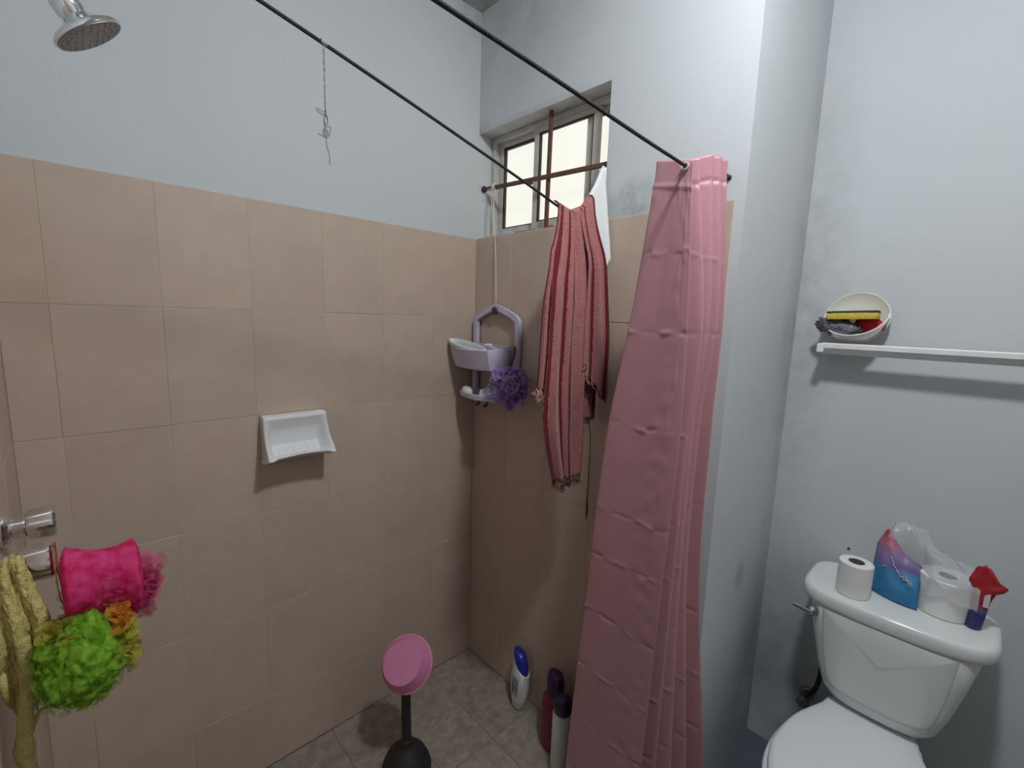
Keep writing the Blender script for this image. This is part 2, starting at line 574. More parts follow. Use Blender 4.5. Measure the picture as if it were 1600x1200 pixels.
floor = struct('floor', fl, M_cement, 'bathroom floor, mottled tiles in the shower and dark cement by the toilet', 'floor')
struct_cem = tag(MB().box((.985, -4.6, -.006), (2.2, .51, .001)).obj('cement_screed', M_cement, floor))

MEMO = {}
def tile_mesh(w, h, m):
    k = (round(w, 4), round(h, 4), m.name)
    if k in MEMO: return MEMO[k]
    j, t, c = .0006, .0022, .0008
    vs = []
    for (ins, z) in ((j, 0), (j, t - c * .7), (j + c, t)):
        vs += [(ins, ins, z), (w - ins, ins, z), (w - ins, h - ins, z), (ins, h - ins, z)]
    fs = [(8, 9, 10, 11)]
    for l in (0, 4):
        for i in range(4):
            fs.append((l + i, l + (i + 1) % 4, l + 4 + (i + 1) % 4, l + 4 + i))
    me = bpy.data.meshes.new('tile')
    me.from_pydata(vs, [], fs)
    me.materials.append(m)
    MEMO[k] = me
    return me

def tile(parent, me, origin, X, Y, Z):
    o = bpy.data.objects.new('tile', me)
    COL.objects.link(o)
    o.parent = parent
    mt = Matrix((Vector(X), Vector(Y), Vector(Z))).transposed().to_4x4()
    k = random.uniform(-.0005, .0005)
    mt.translation = Vector(origin) + Vector(Z) * k
    o.matrix_basis = mt

ZROWS = [(0, .25), (.25, .55), (.55, .85), (.85, 1.15), (1.15, 1.45), (1.45, 1.75)]
def beds():
    MB().box((-.01, YS, 0), (-.0007, 0.0, TT)).obj('grout_bed', M_grout, wall_left)
    MB().box((0, .0007, 0), (.967, .01, TT)).obj('grout_bed', M_grout, wall_back)
    MB().box((0, YS - .01, 0), (.967, YS - .0007, TT)).obj('grout_bed', M_grout, wall_shower)
    for z0, z1 in ZROWS:
        for j in range(7):
            y1 = -.2 * j; y0 = max(YS, y1 - .2)
            tile(wall_left, tile_mesh(y1 - y0, z1 - z0, M_tile), (-.0018, y0, z0), (0, 1, 0), (0, 0, 1), (1, 0, 0))
        for j in range(5):
            x0 = .2 * j; x1 = min(.967, x0 + .2)
            tile(wall_back, tile_mesh(x1 - x0, z1 - z0, M_tile), (x0, .0018, z0), (1, 0, 0), (0, 0, 1), (0, -1, 0))
            tile(wall_shower, tile_mesh(x1 - x0, z1 - z0, M_tile), (x1, YS - .0018, z0), (-1, 0, 0), (0, 0, 1), (0, 1, 0))
    MB().box((0, YS, -.006), (.985, 0, -.0024)).obj('floor_grout_bed', M_grout_floor, floor)
    for i in range(5):
        for j in range(7):
            x0 = .004 + .2 * i if i else 0; x1 = .004 + .2 * (i + 1)
            if i == 4: x1 = .985
            y1 = -.01 - .2 * j if j else 0; y0 = max(YS, -.01 - .2 * (j + 1))
            tile(floor, tile_mesh(x1 - x0, y1 - y0, M_floor_tile), (x0, y0, -.0026), (1, 0, 0), (0, 1, 0), (0, 0, 1))
    MB().box((0, .0005, TT - .002), (.59, .12, TT + .004)).obj('sill', M_tile, wall_back, bevel=.002)
beds()

# ------------------------------------------------------------------ ceiling lamp (above the frame)
lx, ly, lz = LAMP_POS
lamp = empty('ceiling_lamp', (lx, ly, ZC), 'lit round ceiling lamp with a low domed diffuser', 'lamp')
MB().lathe([(.070, .0345), (.098, .0345), (.098, .004), (.094, .0), (.0852, .0), (.0852, .004)], (lx, ly, lz), n=40, cap=False).obj('housing', M_whiteplastic, lamp, smooth=40)
MB().lathe([(.002, -.053), (.025, -.050), (.047, -.041), (.063, -.028), (.072, -.013), (.075, .0), (.075, .003)], (lx, ly, lz), n=40).obj('diffuser', M_bulb, lamp, smooth=180)
settle(lamp)

# ------------------------------------------------------------------ window, grille
def window():
    w = bpy.data.objects.new('window_1', None)
    COL.objects.link(w)
    w.location = (.295, .09, TT)
    tag(w, 'small aluminium sliding window high in the shower corner', 'window', kind='structure')
    y0, y1 = .068, .112
    x0, x1, z0, z1 = .0, .59, TT + .004, 2.135
    f = MB()
    f.box((x0, y0, z0), (x1, y1, z0 + .022)); f.box((x0, y0, z1 - .018), (x1, y1, z1))
    f.box((x0, y0, z0 + .022), (x0 + .016, y1, z1 - .018)); f.box((x1 - .016, y0, z0 + .022), (x1, y1, z1 - .018))
    f.obj('window_frame', M_alu, w, bevel=.0015)
    def sash(a, b, yy, dark, wide=.022):
        s = MB(); d = .016
        s.box((a, yy, z0 + .022), (b, yy + d, z0 + .045)); s.box((a, yy, z1 - .036), (b, yy + d, z1 - .018))
        s.box((a, yy, z0 + .045), (a + wide, yy + d, z1 - .036)); s.box((b - wide, yy, z0 + .045), (b, yy + d, z1 - .036))
        so = s.obj('sash', M_alu, w, bevel=.001)
        g = MB(); t = .004
        A, B, C, D = a + wide, b - wide, z0 + .045, z1 - .036
        g.box((A, yy + .002, C), (B, yy + .012, C + t)); g.box((A, yy + .002, D - t * dark), (B, yy + .012, D))
        g.box((A, yy + .002, C), (A + t * dark, yy + .012, D)); g.box((B - t, yy + .002, C), (B, yy + .012, D))
        g.obj('gasket', M_gasket, so)
        MB().box((A + .003, yy + .006, C + .003), (B - .003, yy + .009, D - .003)).obj('pane', M_glass, so)
        return so
    sash(.018, .228, .092, 2.2)
    sash(.222, .502, .072, 1.2)
    sash(.44, .572, .092, 1.2)
    MB().box((.205, .060, 1.93), (.222, .072, 1.937)).obj('latch', M_gasket, w)
    settle(w)
    g = empty('window_grille', (.30, .03, TT), 'rusty iron cross bars fixed in front of the window', 'window bars')
    MB().bar((-.002, .030, 1.941), (.588, .030, 1.917), .010, .0145).obj('bar', M_rust, g, bevel=.002)
    MB().bar((.327, .037, TT + .003), (.331, .037, 2.134), .015, .009, up=(0, 1, 0)).obj('bar', M_rust, g, bevel=.002)
    MB().lathe([(.011, 0), (.013, .004), (.008, .012), (.003, .014)], (.0, .028, 1.941), (1, 0, 0), 10).obj('bolt', M_gasket, g, smooth=40)
    settle(g)
window()

# ------------------------------------------------------------------ curtain and ropes
RY = [(-1.276, 1.832), (-.95, 1.808), (-.846, 1.801), (-.666, 1.792), (-.40, 1.777), (-.24, 1.7695), (-.18, 1.778), (-.1, 1.79), (-.006, 1.805)]
def smooth_path(pts, n=6):
    out = []
    for i in range(len(pts) - 1):
        p0, p1, p2, p3 = (Vector(pts[max(i - 1, 0)]), Vector(pts[i]), Vector(pts[i + 1]), Vector(pts[min(i + 2, len(pts) - 1)]))
        for k in range(n):
            t = k / n
            out.append(.5 * ((2 * p1) + (p2 - p0) * t + (2 * p0 - 5 * p1 + 4 * p2 - p3) * t * t + (3 * p1 - p0 - 3 * p2 + p3) * t**3))
    out.append(Vector(pts[-1]))
    return out
tag(MB().tube(smooth_path([((.96 if y < -.2 else .938), y, z) for y, z in RY], 4), .0032, 8).obj('curtain_rope', M_rope, smooth=180),
    'black rope carrying the pink shower curtain, upper right of the two ropes', 'rope')
R1 = [(.6, -1.276, 1.995), (.6, -.922, 1.919), (.6, -.661, 1.859), (.6, -.35, 1.783), (.6, -.22, 1.749), (.6, -.17, 1.738), (.598, -.12, 1.758), (.594, -.06, 1.822), (.588, -.012, 1.893), (.584, .018, 1.916)]
tag(MB().tube(smooth_path(R1, 4), .0032, 8).obj('towel_rope', M_rope, smooth=180),
    'black rope sagging under the striped towel, lower left of the two ropes', 'rope')
hk = empty('wall_hook', (.946, 0, 1.807), 'dark metal hook in the wall at the end of the curtain rope', 'hook')
MB().lathe([(.006, 0), (.0065, .002), (.0035, .004), (.003, .014), (.0055, .016), (.006, .021), (.003, .024)], (.949, .003, 1.803), (0, -1, 0), 12).obj('hook_shank', M_gasket, hk, smooth=40)
settle(hk)

def curtain():
    ys = [-.24, -.235, -.225, -.19, -.165, -.13, -.10, -.07, -.045, -.02]
    zs = [.02, .3, .8, 1.2, 1.45, 1.77]
    T = [[0.972, 0.858, 0.731, 0.992, 0.862, 1.014, 0.905, 1.034, 0.904, 1.065],
         [0.971, 0.865, 0.744, 0.983, 0.862, 1.0, 0.892, 1.012, 0.891, 1.035],
         [0.985, 0.888, 0.778, 0.984, 0.9, 0.98, 0.89, 0.967, 0.887, 0.98],
         [0.998, 0.91, 0.81, 0.99, 0.909, 0.978, 0.9, 0.967, 0.898, 0.974],
         [0.994, 0.926, 0.85, 1.0, 0.945, 0.992, 0.93, 0.984, 0.926, 0.976],
         [0.976, 0.935, 0.887, 0.966, 0.922, 0.967, 0.913, 0.959, 0.904, 0.952]]
    ztop = [1.778, 1.788, 1.799, 1.796, 1.808, 1.819, 1.830, 1.831, 1.836, 1.840]
    K = 16
    nrow = 420
    ncp = len(ys)
    ncol = (ncp - 1) * K + 1
    creases = [1.60, 1.43, 1.21, .99, .86, .70, .53, .37, .2]
    rows = []
    for i in range(nrow + 1):
        t = i / nrow
        row = []
        z_nom = 1.80 * (1 - t) + .03 * t
        prof = [(hermite(z_nom, zs, [T[k][c] for k in range(6)]), ys[c]) for c in range(ncp)]
        P = smooth_path([(a, b, 0) for a, b in prof], K)
        ZT = smooth_path([(a, 0, 0) for a in ztop], K)
        for j in range(ncol):
            s = j / K
            zt = ZT[j].x
            z = zt * (1 - t) + .03 * t
            tan = (P[min(j + 1, ncol - 1)] - P[max(j - 1, 0)])
            nrm = Vector((tan.y, -tan.x, 0))
            nrm = nrm.normalized() if nrm.length > 1e-7 else Vector((0, -1, 0))
            d = 0.0
            # puckered side hem, about a third of the way in from the free edge
            sh = interp(z_nom, [0, .8, 1.2, 1.45, 1.8], [.30, .36, .46, .34, .30])
            g = math.exp(-((s - sh) / .10) ** 2)
            nz = mnoise.noise(Vector((s * 1.5, z * 34, 3)))
            d += g * (.0018 * nz + .0008) - .0022 * math.exp(-((s - sh) / .025) ** 2)
            d += .0016 * math.exp(-((s - sh - .25) / .2) ** 2) * mnoise.noise(Vector((s * 4 + z * 9, z * 30, 8)))
            # fold creases left from the packaging
            for ci, cz in enumerate(creases):
                cc = cz + .012 * mnoise.noise(Vector((s * 2.2, ci * 7.1, 0)))
                amp = .0024 * (.10 + 1.1 * max(0, mnoise.noise(Vector((s * 3.1, ci * 3.3, 5))) + .35))
                d += amp * max(0, 1 - abs(z - cc) / .007) * (1 if (ci + int(s * 2)) % 2 else -1)
            # header seam 5 cm below the top
            dz = (zt - z) - .052
            d -= .0022 * math.exp(-(dz / .004) ** 2)
            d += .0022 * math.exp(-((dz - .02) / .02) ** 2) * mnoise.noise(Vector((s * 7, z * 20, 1)))
            d += .004 * mnoise.noise(Vector((s * 1.3, z * 1.6, 11))) * min(1, (1.8 - z) * 2)
            p = Vector((P[j].x, P[j].y, z)) + nrm * d
            p.y = min(p.y, -.010)
            row.append(p)
        rows.append(row)
    c = empty('shower_curtain', (.95, -.15, .03), 'mauve pink satin shower curtain gathered in folds at the right of the shower', 'curtain')
    MB().sheet(rows).obj('curtain_cloth', M_curtain, c, smooth=180, solid=.0009)
    ring = [(.0082, -.0012), (.0082, .0012), (.0052, .0012), (.0052, -.0012)]
    q = MB()
    for (x, y, z) in ((.9600, -.2415, 1.7695),):
        n = 20
        rs = [[(x + r * math.cos(2 * PI * k / n), y + h * 1.6, z + r * math.sin(2 * PI * k / n)) for k in range(n)] for r, h in ring + ring[:1]]
        q.loft(rs, False)
    q.obj('grommet', M_grommet, c, smooth=50)
    settle(c)
curtain()

# ------------------------------------------------------------------ towel, white cloth
def rope_z(y):
    pts = [(a[1], a[2]) for a in R1]
    return interp(y, [p[0] for p in pts], [p[1] for p in pts])

def towel():
    Zs = [1.00, 1.03, 1.10, 1.18, 1.28, 1.40, 1.50, 1.58, 1.645, 1.72, 1.745]
    LF = [-.318, -.318, -.318, -.318, -.314, -.304, -.295, -.281, -.266, -.246, -.232]
    CL = [-.215, -.228, -.251, -.268, -.272, -.268, -.264, -.254, -.243, -.228, -.214]
    CR = [-.133, -.128, -.128, -.130, -.137, -.140, -.137, -.136, -.137, -.140, -.143]
    RT = [-.014, -.014, -.014, -.014, -.014, -.016, -.031, -.046, -.059, -.078, -.085]
    UB = [0, .11, .60, 1.0]
    mb = MB()
    edges = []
    def y_of(u, z):
        return interp(u, UB, [hermite(z, Zs, A) for A in (LF, CL, CR, RT)])
    def piece(u0, u1, bot, n, dx, back=False, shift=0, bot_slope=0):
        rows, uvs = [], []
        nr = 60
        for i in range(nr + 1):
            t = i / nr
            row, uvr = [], []
            for j in range(n + 1):
                u = u0 + (u1 - u0) * j / n
                yt = y_of(u, 1.745)
                zt = rope_z(yt) + .007
                zb = bot + bot_slope * (j / n) + .006 * mnoise.noise(Vector((u * 30, 4, 2)))
                if t < .08:      # over the rope
                    a = t / .08 * PI / 2
                    z = zt - .010 * (1 - math.cos(a)); off = .012 * math.sin(a); zz = 1.745
                    y = yt
                else:
                    tt = (t - .08) / .92
                    z = (zt - .010) * (1 - tt) + zb * tt
                    zz = min(1.745, z)
                    y = y_of(u, zz) * min(1, tt * 4) + yt * (1 - min(1, tt * 4))
                    open_ = min(1, (1.745 - zz) / .25 + .25)
                    off = .012 + .020 * min(1, tt * 3) + open_ * (.007 * math.sin(u * 30 + 1.5 * z) + .003 * math.sin(u * 71 + .6) * (1 - .4 * open_))
                    off += .006 * mnoise.noise(Vector((u * 6, z * 5, 1)))
                x = (.6 + off + dx * min(1, t * 3)) if not back else (.6 + (off - .022) * min(1, t * 3))
                row.append((x, min(y + shift * min(1, t * 2), -.014), z)); uvr.append((u, t))
            rows.append(row); uvs.append(uvr)
        mb.sheet(rows, uvs)
        edges.append(rows[-1])
    piece(.10, .66, 1.00, 44, .008)
    piece(0, .14, 1.272, 16, 0, bot_slope=-.01)
    piece(.60, 1.0, 1.328, 34, .012, bot_slope=-.12)
    piece(0.42, .99, 1.172, 40, 0, back=True, bot_slope=-.02)
    t = empty('striped_towel', (.6, -.16, 1.0), 'dusty pink towel with dark red stripes and frayed ends hanging over the rope', 'towel')
    mb.obj('towel_cloth', M_towel, t, smooth=180, solid=.003)
    def fringe(edge, n, ln, m, spread=.004, lo=0, hi=1):
        f = MB()
        for k in range(n):
            s = (lo + (hi - lo) * (k + random.random()) / n) * (len(edge) - 1)
            i = min(int(s), len(edge) - 2)
            p = Vector(edge[i]).lerp(Vector(edge[i + 1]), s - i)
            l = ln * random.uniform(.5, 1.2)
            q = [p + Vector((0, 0, .004))]
            for a in (.4, .75, 1):
                q.append(p + Vector((random.uniform(-spread, spread), random.uniform(-spread, spread), -l * a)))
            f.tube(q, [.0017, .0016, .0015, .0007], 5)
        f.obj('fringe', m, t, smooth=180)
    fringe(edges[0], 46, .026, M_fringe, .006)
    fringe(edges[1], 22, .028, M_fringe_pale, .012)
    fringe(edges[2], 14, .014, M_fringe_pale, .004, 0, .5)
    fringe(edges[3], 40, .014, M_fringe, .003)
    e = Vector(edges[3][-6])
    pts = [e + Vector((0, 0, 0)), (e.x + .003, -.026, 1.10), (e.x + .004, -.024, 1.0), (e.x + .003, -.025, .90), (e.x + .004, -.024, .875), (e.x + .004, -.024, .845), (e.x + .003, -.024, .825)]
    MB().tube(pts, [.0016, .0015, .0015, .0018, .0034, .003, .0012], 6).obj('loose_thread', M_fringe, t, smooth=180)
    settle(t)
    # white cloth on the same rope, between towel and wall
    RP = smooth_path(R1, 4)
    RPy, RPz, RPx = [p.y for p in RP], [p.z for p in RP], [p.x for p in RP]
    rows = []
    for i in range(33):
        tt = max(0, (i - 3) / 29); row = []
        for j in range(21):
            s_ = j / 20
            yt = -.108 + .096 * s_
            zr = interp(yt, RPy, RPz); xr = interp(yt, RPy, RPx)
            zb = 1.66 - .055 * s_ + .02 * (s_ > .9)
            if i < 4:
                a = PI * (1 - i / 3) * .8
                x = xr + .0062 * math.cos(a); z = zr + .0062 * math.sin(a)
            else:
                z = zr * (1 - tt) + zb * tt
                x = xr + .0062 + .006 * tt + .038 * tt * s_ ** 1.5 + .003 * math.sin(s_ * 11 + 1) * tt
            y = yt + (-.008 + .004 * s_) * tt + .003 * math.sin(s_ * 13 + tt * 2) * tt
            row.append((x, min(y, -.010), z))
        rows.append(row)
    m2 = MB().sheet(rows)
    tag(m2.obj('white_cloth', M_whitecloth, smooth=180, solid=.0015), 'white cotton cloth hanging from the rope end between towel and wall', 'cloth')
towel()

# grey thread dangling from the towel rope
def dangling():
    m = MB()
    x, y, z = .6, -.825, 1.897
    def jig(pts, r=.0009):
        m.tube(pts, r, 5)
    a = [(x + .0015 * math.sin(k * 1.7), y + .0015 * math.cos(k * 1.9), z + .003 - .0085 * k) for k in range(14)]
    b = [(x - .0015 * math.sin(k * 1.7), y - .0018 * math.cos(k * 1.9), z + .003 - .0085 * k) for k in range(14)]
    jig(a); jig(b)
    z1 = z - .108
    for k in range(4):
        jig(smooth_path([(x, y, z1), (x + .004 * (k % 2), y + .004 * (1 - 2 * (k % 2)), z1 - .012), (x, y - .001, z1 - .022), (x, y + .003 * (k - 1.5), z1 - .032), (x, y, z1 - .04)], 4), .0012)
    jig(smooth_path([(x, y, z1 - .005), (x, y - .013, z1 - .001), (x, y - .014, z1 + .003), (x, y - .003, z1 + .001)], 5))
    jig(smooth_path([(x, y, z1 - .022), (x, y + .008, z1 - .02), (x, y + .007, z1 - .032), (x, y, z1 - .042)], 5))
    jig(smooth_path([(x, y, z1 - .04), (x, y - .006, z1 - .038), (x, y - .013, z1 - .037)], 5))
    jig(smooth_path([(x, y, z1 - .04), (x, y + .002, z1 - .055), (x, y + .005, z1 - .065), (x, y + .006, z1 - .082)], 5))
    n = 12
    m.loft([[(x + .0042 * math.cos(2 * PI * k / n), y + dy + .0, z + .0012 - dy * .24 + .0042 * math.sin(2 * PI * k / n)) for k in range(n)] for dy in (-.005, .005)], False)
    tag(m.obj('dangling_thread', M_thread, smooth=180), 'thin grey knotted thread dangling from the towel rope in front of the left wall', 'thread')
dangling()

# ------------------------------------------------------------------ soap dish on the left wall
def soap_dish():
    y0, y1, z0, z1 = -.794, -.614, 1.012, 1.150
    ns, nt = 44, 30
    rows = []
    for i in range(nt + 1):
        t = i / nt
        # rim line seen from the side, and the scooped section
        ex = interp(t, [0, .12, .35, .6, .8, 1], [.034, .040, .044, .058, .078, .098])
        ez = interp(t, [0, .12, .35, .6, .8, 1], [1.148, 1.146, 1.118, 1.082, 1.058, 1.034])
        ix = interp(t, [0, .12, .35, .6, .8, 1], [.034, .038, .022, .018, .044, .098])
        iz = interp(t, [0, .12, .35, .6, .8, 1], [1.148, 1.140, 1.105, 1.060, 1.036, 1.040])
        row = []
        for j in range(ns + 1):
            s = j / ns
            e = min(s, 1 - s)
            w = min(1, max(0, (e - .035) / .10)); w = w * w * (3 - 2 * w)
            x = ex * (1 - w) + ix * w
            z = ez * (1 - w) + iz * w
            if .62 < t < .97: z += .0022 * w * math.sin(s * PI * 18) * math.sin((t - .62) / .35 * PI)
            if t > .9: z += .004 * math.sin(s * PI) ** 2 * w
            if e < .02: x -= .004 * (1 - e / .02)
            row.append((x, y0 + (y1 - y0) * s + (.006 * (t - .3) * (1 if s > .5 else -1) * (abs(s - .5) * 2) ** 3), z))
        rows.append(row)
    under = [[(x0 * (1 - t) + .001 * t, y, z * (1 - t) + (z0 + .002) * t - .008 * math.sin(t * PI)) for (x0, y, z) in rows[-1]] for t in [k / 8 for k in range(1, 9)]]
    top = [[(.001, y, z1) for (x, y, z) in rows[0]], [(.016, y, z1 + .0015) for (x, y, z) in rows[0]]]
    full = top + rows + under
    m = MB().sheet(full)
    for e in (0, -1):
        side = [r[e] for r in full]
        back = [(.001, side[0][1], p[2]) for p in side]
        m.sheet([side, back])
    tag(m.obj('soap_dish', M_ceramic, smooth=50), 'empty white ceramic soap dish fixed on the tiled left wall', 'soap dish')
soap_dish()

# ------------------------------------------------------------------ caddy in the corner
def caddy():
    c = empty('shower_caddy', (.145, -.02, 1.13), 'lilac plastic shower caddy hanging by a string in the tiled corner', 'caddy')
    fr = smooth_path([(.032, -.018, 1.15), (.030, -.016, 1.30), (.028, -.016, 1.42), (.035, -.016, 1.447), (.06, -.016, 1.462), (.115, -.016, 1.484), (.144, -.016, 1.489), (.172, -.016, 1.483), (.235, -.016, 1.460), (.258, -.016, 1.444), (.264, -.016, 1.42), (.262, -.016, 1.30), (.258, -.018, 1.15)], 5)
    m = MB()
    rings = []
    for i, p in enumerate(fr):
        t = (fr[min(i + 1, len(fr) - 1)] - fr[max(i - 1, 0)]).normalized()
        s = Vector((0, -1, 0)).cross(t).normalized()
        rings.append([p + s * a + Vector((0, b, 0)) for a, b in ((-.010, -.008), (.010, -.008), (.012, 0), (.010, .008), (-.010, .008), (-.012, 0))])
    m.loft(rings)
    m.obj('frame', M_lilac, c, smooth=40)
    # basket: walls flare to the rounded front, open at the top
    def ring(z, ins, fy):
        pts = []
        B = [(.030 + ins, -.026 - ins * .4), (.236 - ins, -.026 - ins * .4), (.244 - ins, -.06), (.246 - ins, -.10), (.236 - ins, fy + .012 + ins * .7)]
        n = 12
        for k in range(n + 1):
            a = k / n
            x = (.236 - ins) * (1 - a) + (.022 + ins) * a
            B.append((x, fy + ins + .010 - .018 * math.sin(a * PI) - .004))
        B += [(.020 + ins, -.10), (.024 + ins, -.06)]
        return [(x, y, z + (y + .14) * .11 * (z > 1.32)) for x, y in B]
    m = MB()
    outer = [ring(1.262, .012, -.124), ring(1.266, .007, -.130), ring(1.30, .003, -.136), ring(1.336, 0, -.142), ring(1.339, .002, -.140)]
    inner = [ring(1.338, .0045, -.142), ring(1.30, .008, -.136), ring(1.270, .012, -.130)]
    m.loft(outer + inner)
    m.obj('basket', M_lilac, c, smooth=40)
    # lower tray with a raised curved rim
    def tr(z, ins):
        B = [(.040 + ins, -.022 - ins * .3), (.250 - ins, -.022 - ins * .3), (.252 - ins, -.08)]
        for k in range(15):
            a = k / 14
            B.append(((.248 - ins) * (1 - a) + (.036 + ins) * a, -.100 + ins - .026 * math.sin(a * PI)))
        B += [(.036 + ins, -.08)]
        return [(x, y, z) for x, y in B]
    MB().loft([tr(1.152, .008), tr(1.153, .002), tr(1.170, 0), tr(1.173, .002), tr(1.172, .005), tr(1.160, .008)]).obj('tray', M_lilac, c, smooth=40)
    for (x, y) in ((.16, -.105), (.20, -.10)):
        MB().tube(smooth_path([(x, y, 1.154), (x, y, 1.142), (x, y - .008, 1.134), (x, y - .015, 1.139)], 4), .0035, 8).obj('hook', M_darkthread if x > .15 else M_lilac, c, smooth=180)
    q = MB()
    for k in range(5):
        x = .131 + k * .0065
        q.tube(smooth_path([(x, -.0265, 1.494 - .004 * abs(k - 2)), (x - .001, -.027, 1.484), (x + .002, -.0265, 1.468 + .003 * (k % 2)), (x + .001, -.022, 1.466)], 3), .0017, 6)
    q.obj('thread_wrap', M_darkthread, c, smooth=180)
    settle(c)
    s = MB()
    s.tube(smooth_path([(.066, .018, 1.935), (.10, .0, 1.78), (.127, -.012, 1.66), (.142, -.018, 1.499)], 4), .0016, 6)
    s.tube(smooth_path([(.066, .03, 1.955), (.06, .018, 1.935), (.075, .005, 1.86), (.105, -.003, 1.765), (.12, -.008, 1.70)], 5), .0013, 6)
    s.tube(smooth_path([(.066, .018, 1.935), (.045, .01, 1.925), (.022, .008, 1.905)], 4), .0013, 6)
    s.tube(smooth_path([(.066, .017, 1.935), (.085, .012, 1.925), (.092, .010, 1.905), (.095, .01, 1.885)], 4), .0013, 6)
    n = 10
    for dx in (-.006, 0, .006):
        s.tube([(.066 + dx, .030 + .013 * math.cos(2 * PI * k / n), 1.938 + .013 * math.sin(2 * PI * k / n)) for k in range(n + 1)], .0016, 6)
    tag(s.obj('caddy_string', M_string, smooth=180), 'white string tied to the window bar and holding the lilac caddy', 'string')
    # soaps on the tray
    for i, (x, y, a, lab) in enumerate(((.085, -.100, .2, 'small white soap bar on the caddy tray, the left one'), (.185, -.098, -.2, 'small white soap bar on the caddy tray, next to the violet puff'))):
        m = MB()
        R = []
        for z, k in ((1.1605, .7), (1.164, .95), (1.175, 1.0), (1.186, .85), (1.192, .55), (1.194, .2)):
            R.append([(x + .028 * k * math.cos(t), y + .018 * k * math.sin(t), z) for t in [2 * PI * q / 20 for q in range(20)]])
        m.loft(R)
        tag(m.obj('soap_bar', M_soap, smooth=60), lab, 'soap', 'soap bars on the caddy tray')
    # white oval case lying over the front rim
    sc = empty('soap_case', (.10, -.135, 1.345), 'white oval plastic case with grey inside lying across the front rim of the caddy', 'case')
    q = Quaternion((1, 0, 0), math.radians(16)) @ Quaternion((0, 1, 0), math.radians(9))
    cen = Vector((.108, -.124, 1.3445))
    def ov(a, b, z, n=36):
        return [cen + q @ Vector((a * .86 * math.cos(2 * PI * k / n), b * .62 * math.sin(2 * PI * k / n), z)) for k in range(n)]
    MB().loft([ov(.10, .030, -.014), ov(.115, .040, -.010), ov(.120, .044, 0), ov(.117, .042, .009), ov(.108, .035, .010), ov(.102, .030, .004), ov(.098, .028, -.006)]).obj('shell', M_whiteplastic, sc, smooth=50)
    MB().loft([ov(.097, .027, -.0055), ov(.097, .027, -.003)]).obj('inside', M_grayinside, sc)
    settle(sc)
    rz = MB()
    rz.bar((.168, -.075, 1.352), (.215, -.068, 1.338), .007, .006)
    rz.bar((.215, -.068, 1.338), (.228, -.06, 1.285), .006, .005)
    rz.bar((.166, -.092, 1.353), (.170, -.058, 1.354), .008, .008)
    tag(rz.obj('razor', M_whiteplastic, bevel=.0012), 'small white plastic razor inside the lilac caddy basket', 'razor')
caddy()

# ------------------------------------------------------------------ bath puffs
def ruffles(cen, rad, n, size, seed, wid=.55, seg=22, wave=.25, sub=None, hmin=.25, hmax=.8):
    rnd = random.Random(seed)
    m = MB()
    cen = Vector(cen)
    for k in range(n):
        z = rnd.uniform(-1, 1); a = rnd.uniform(0, 2 * PI)
        d = Vector((math.sqrt(1 - z * z) * math.cos(a), math.sqrt(1 - z * z) * math.sin(a), z))
        if sub and d.dot(Vector(sub).normalized()) < -.1:
            d = -d
        h = rnd.uniform(hmin, hmax)
        p = cen + Vector((d.x * rad[0], d.y * rad[1], d.z * rad[2])) * h
        nr = (d + Vector((rnd.uniform(-1, 1), rnd.uniform(-1, 1), rnd.uniform(-1, 1))) * .9).normalized()
        e = nr.orthogonal().normalized()
        e.rotate(Quaternion(nr, rnd.uniform(0, 6.28)))
        f = nr.cross(e)
        s = size * rnd.uniform(.7, 1.25)
        ph, fq = rnd.uniform(0, 6), rnd.choice((3, 4, 5))
        rows = [[], [], []]
        for i in range(seg + 1):
            t = 2 * PI * i / seg
            w = wave * s * math.sin(fq * t + ph)
            for r_, k2 in enumerate((1 - wid, 1 - wid * .45, 1.0)):
                rows[r_].append(p + (e * math.cos(t) + f * math.sin(t) * .8) * s * k2 + nr * (w * k2 * k2 + (k2 - .6) * s * .25))
        m.sheet(rows)
    return m

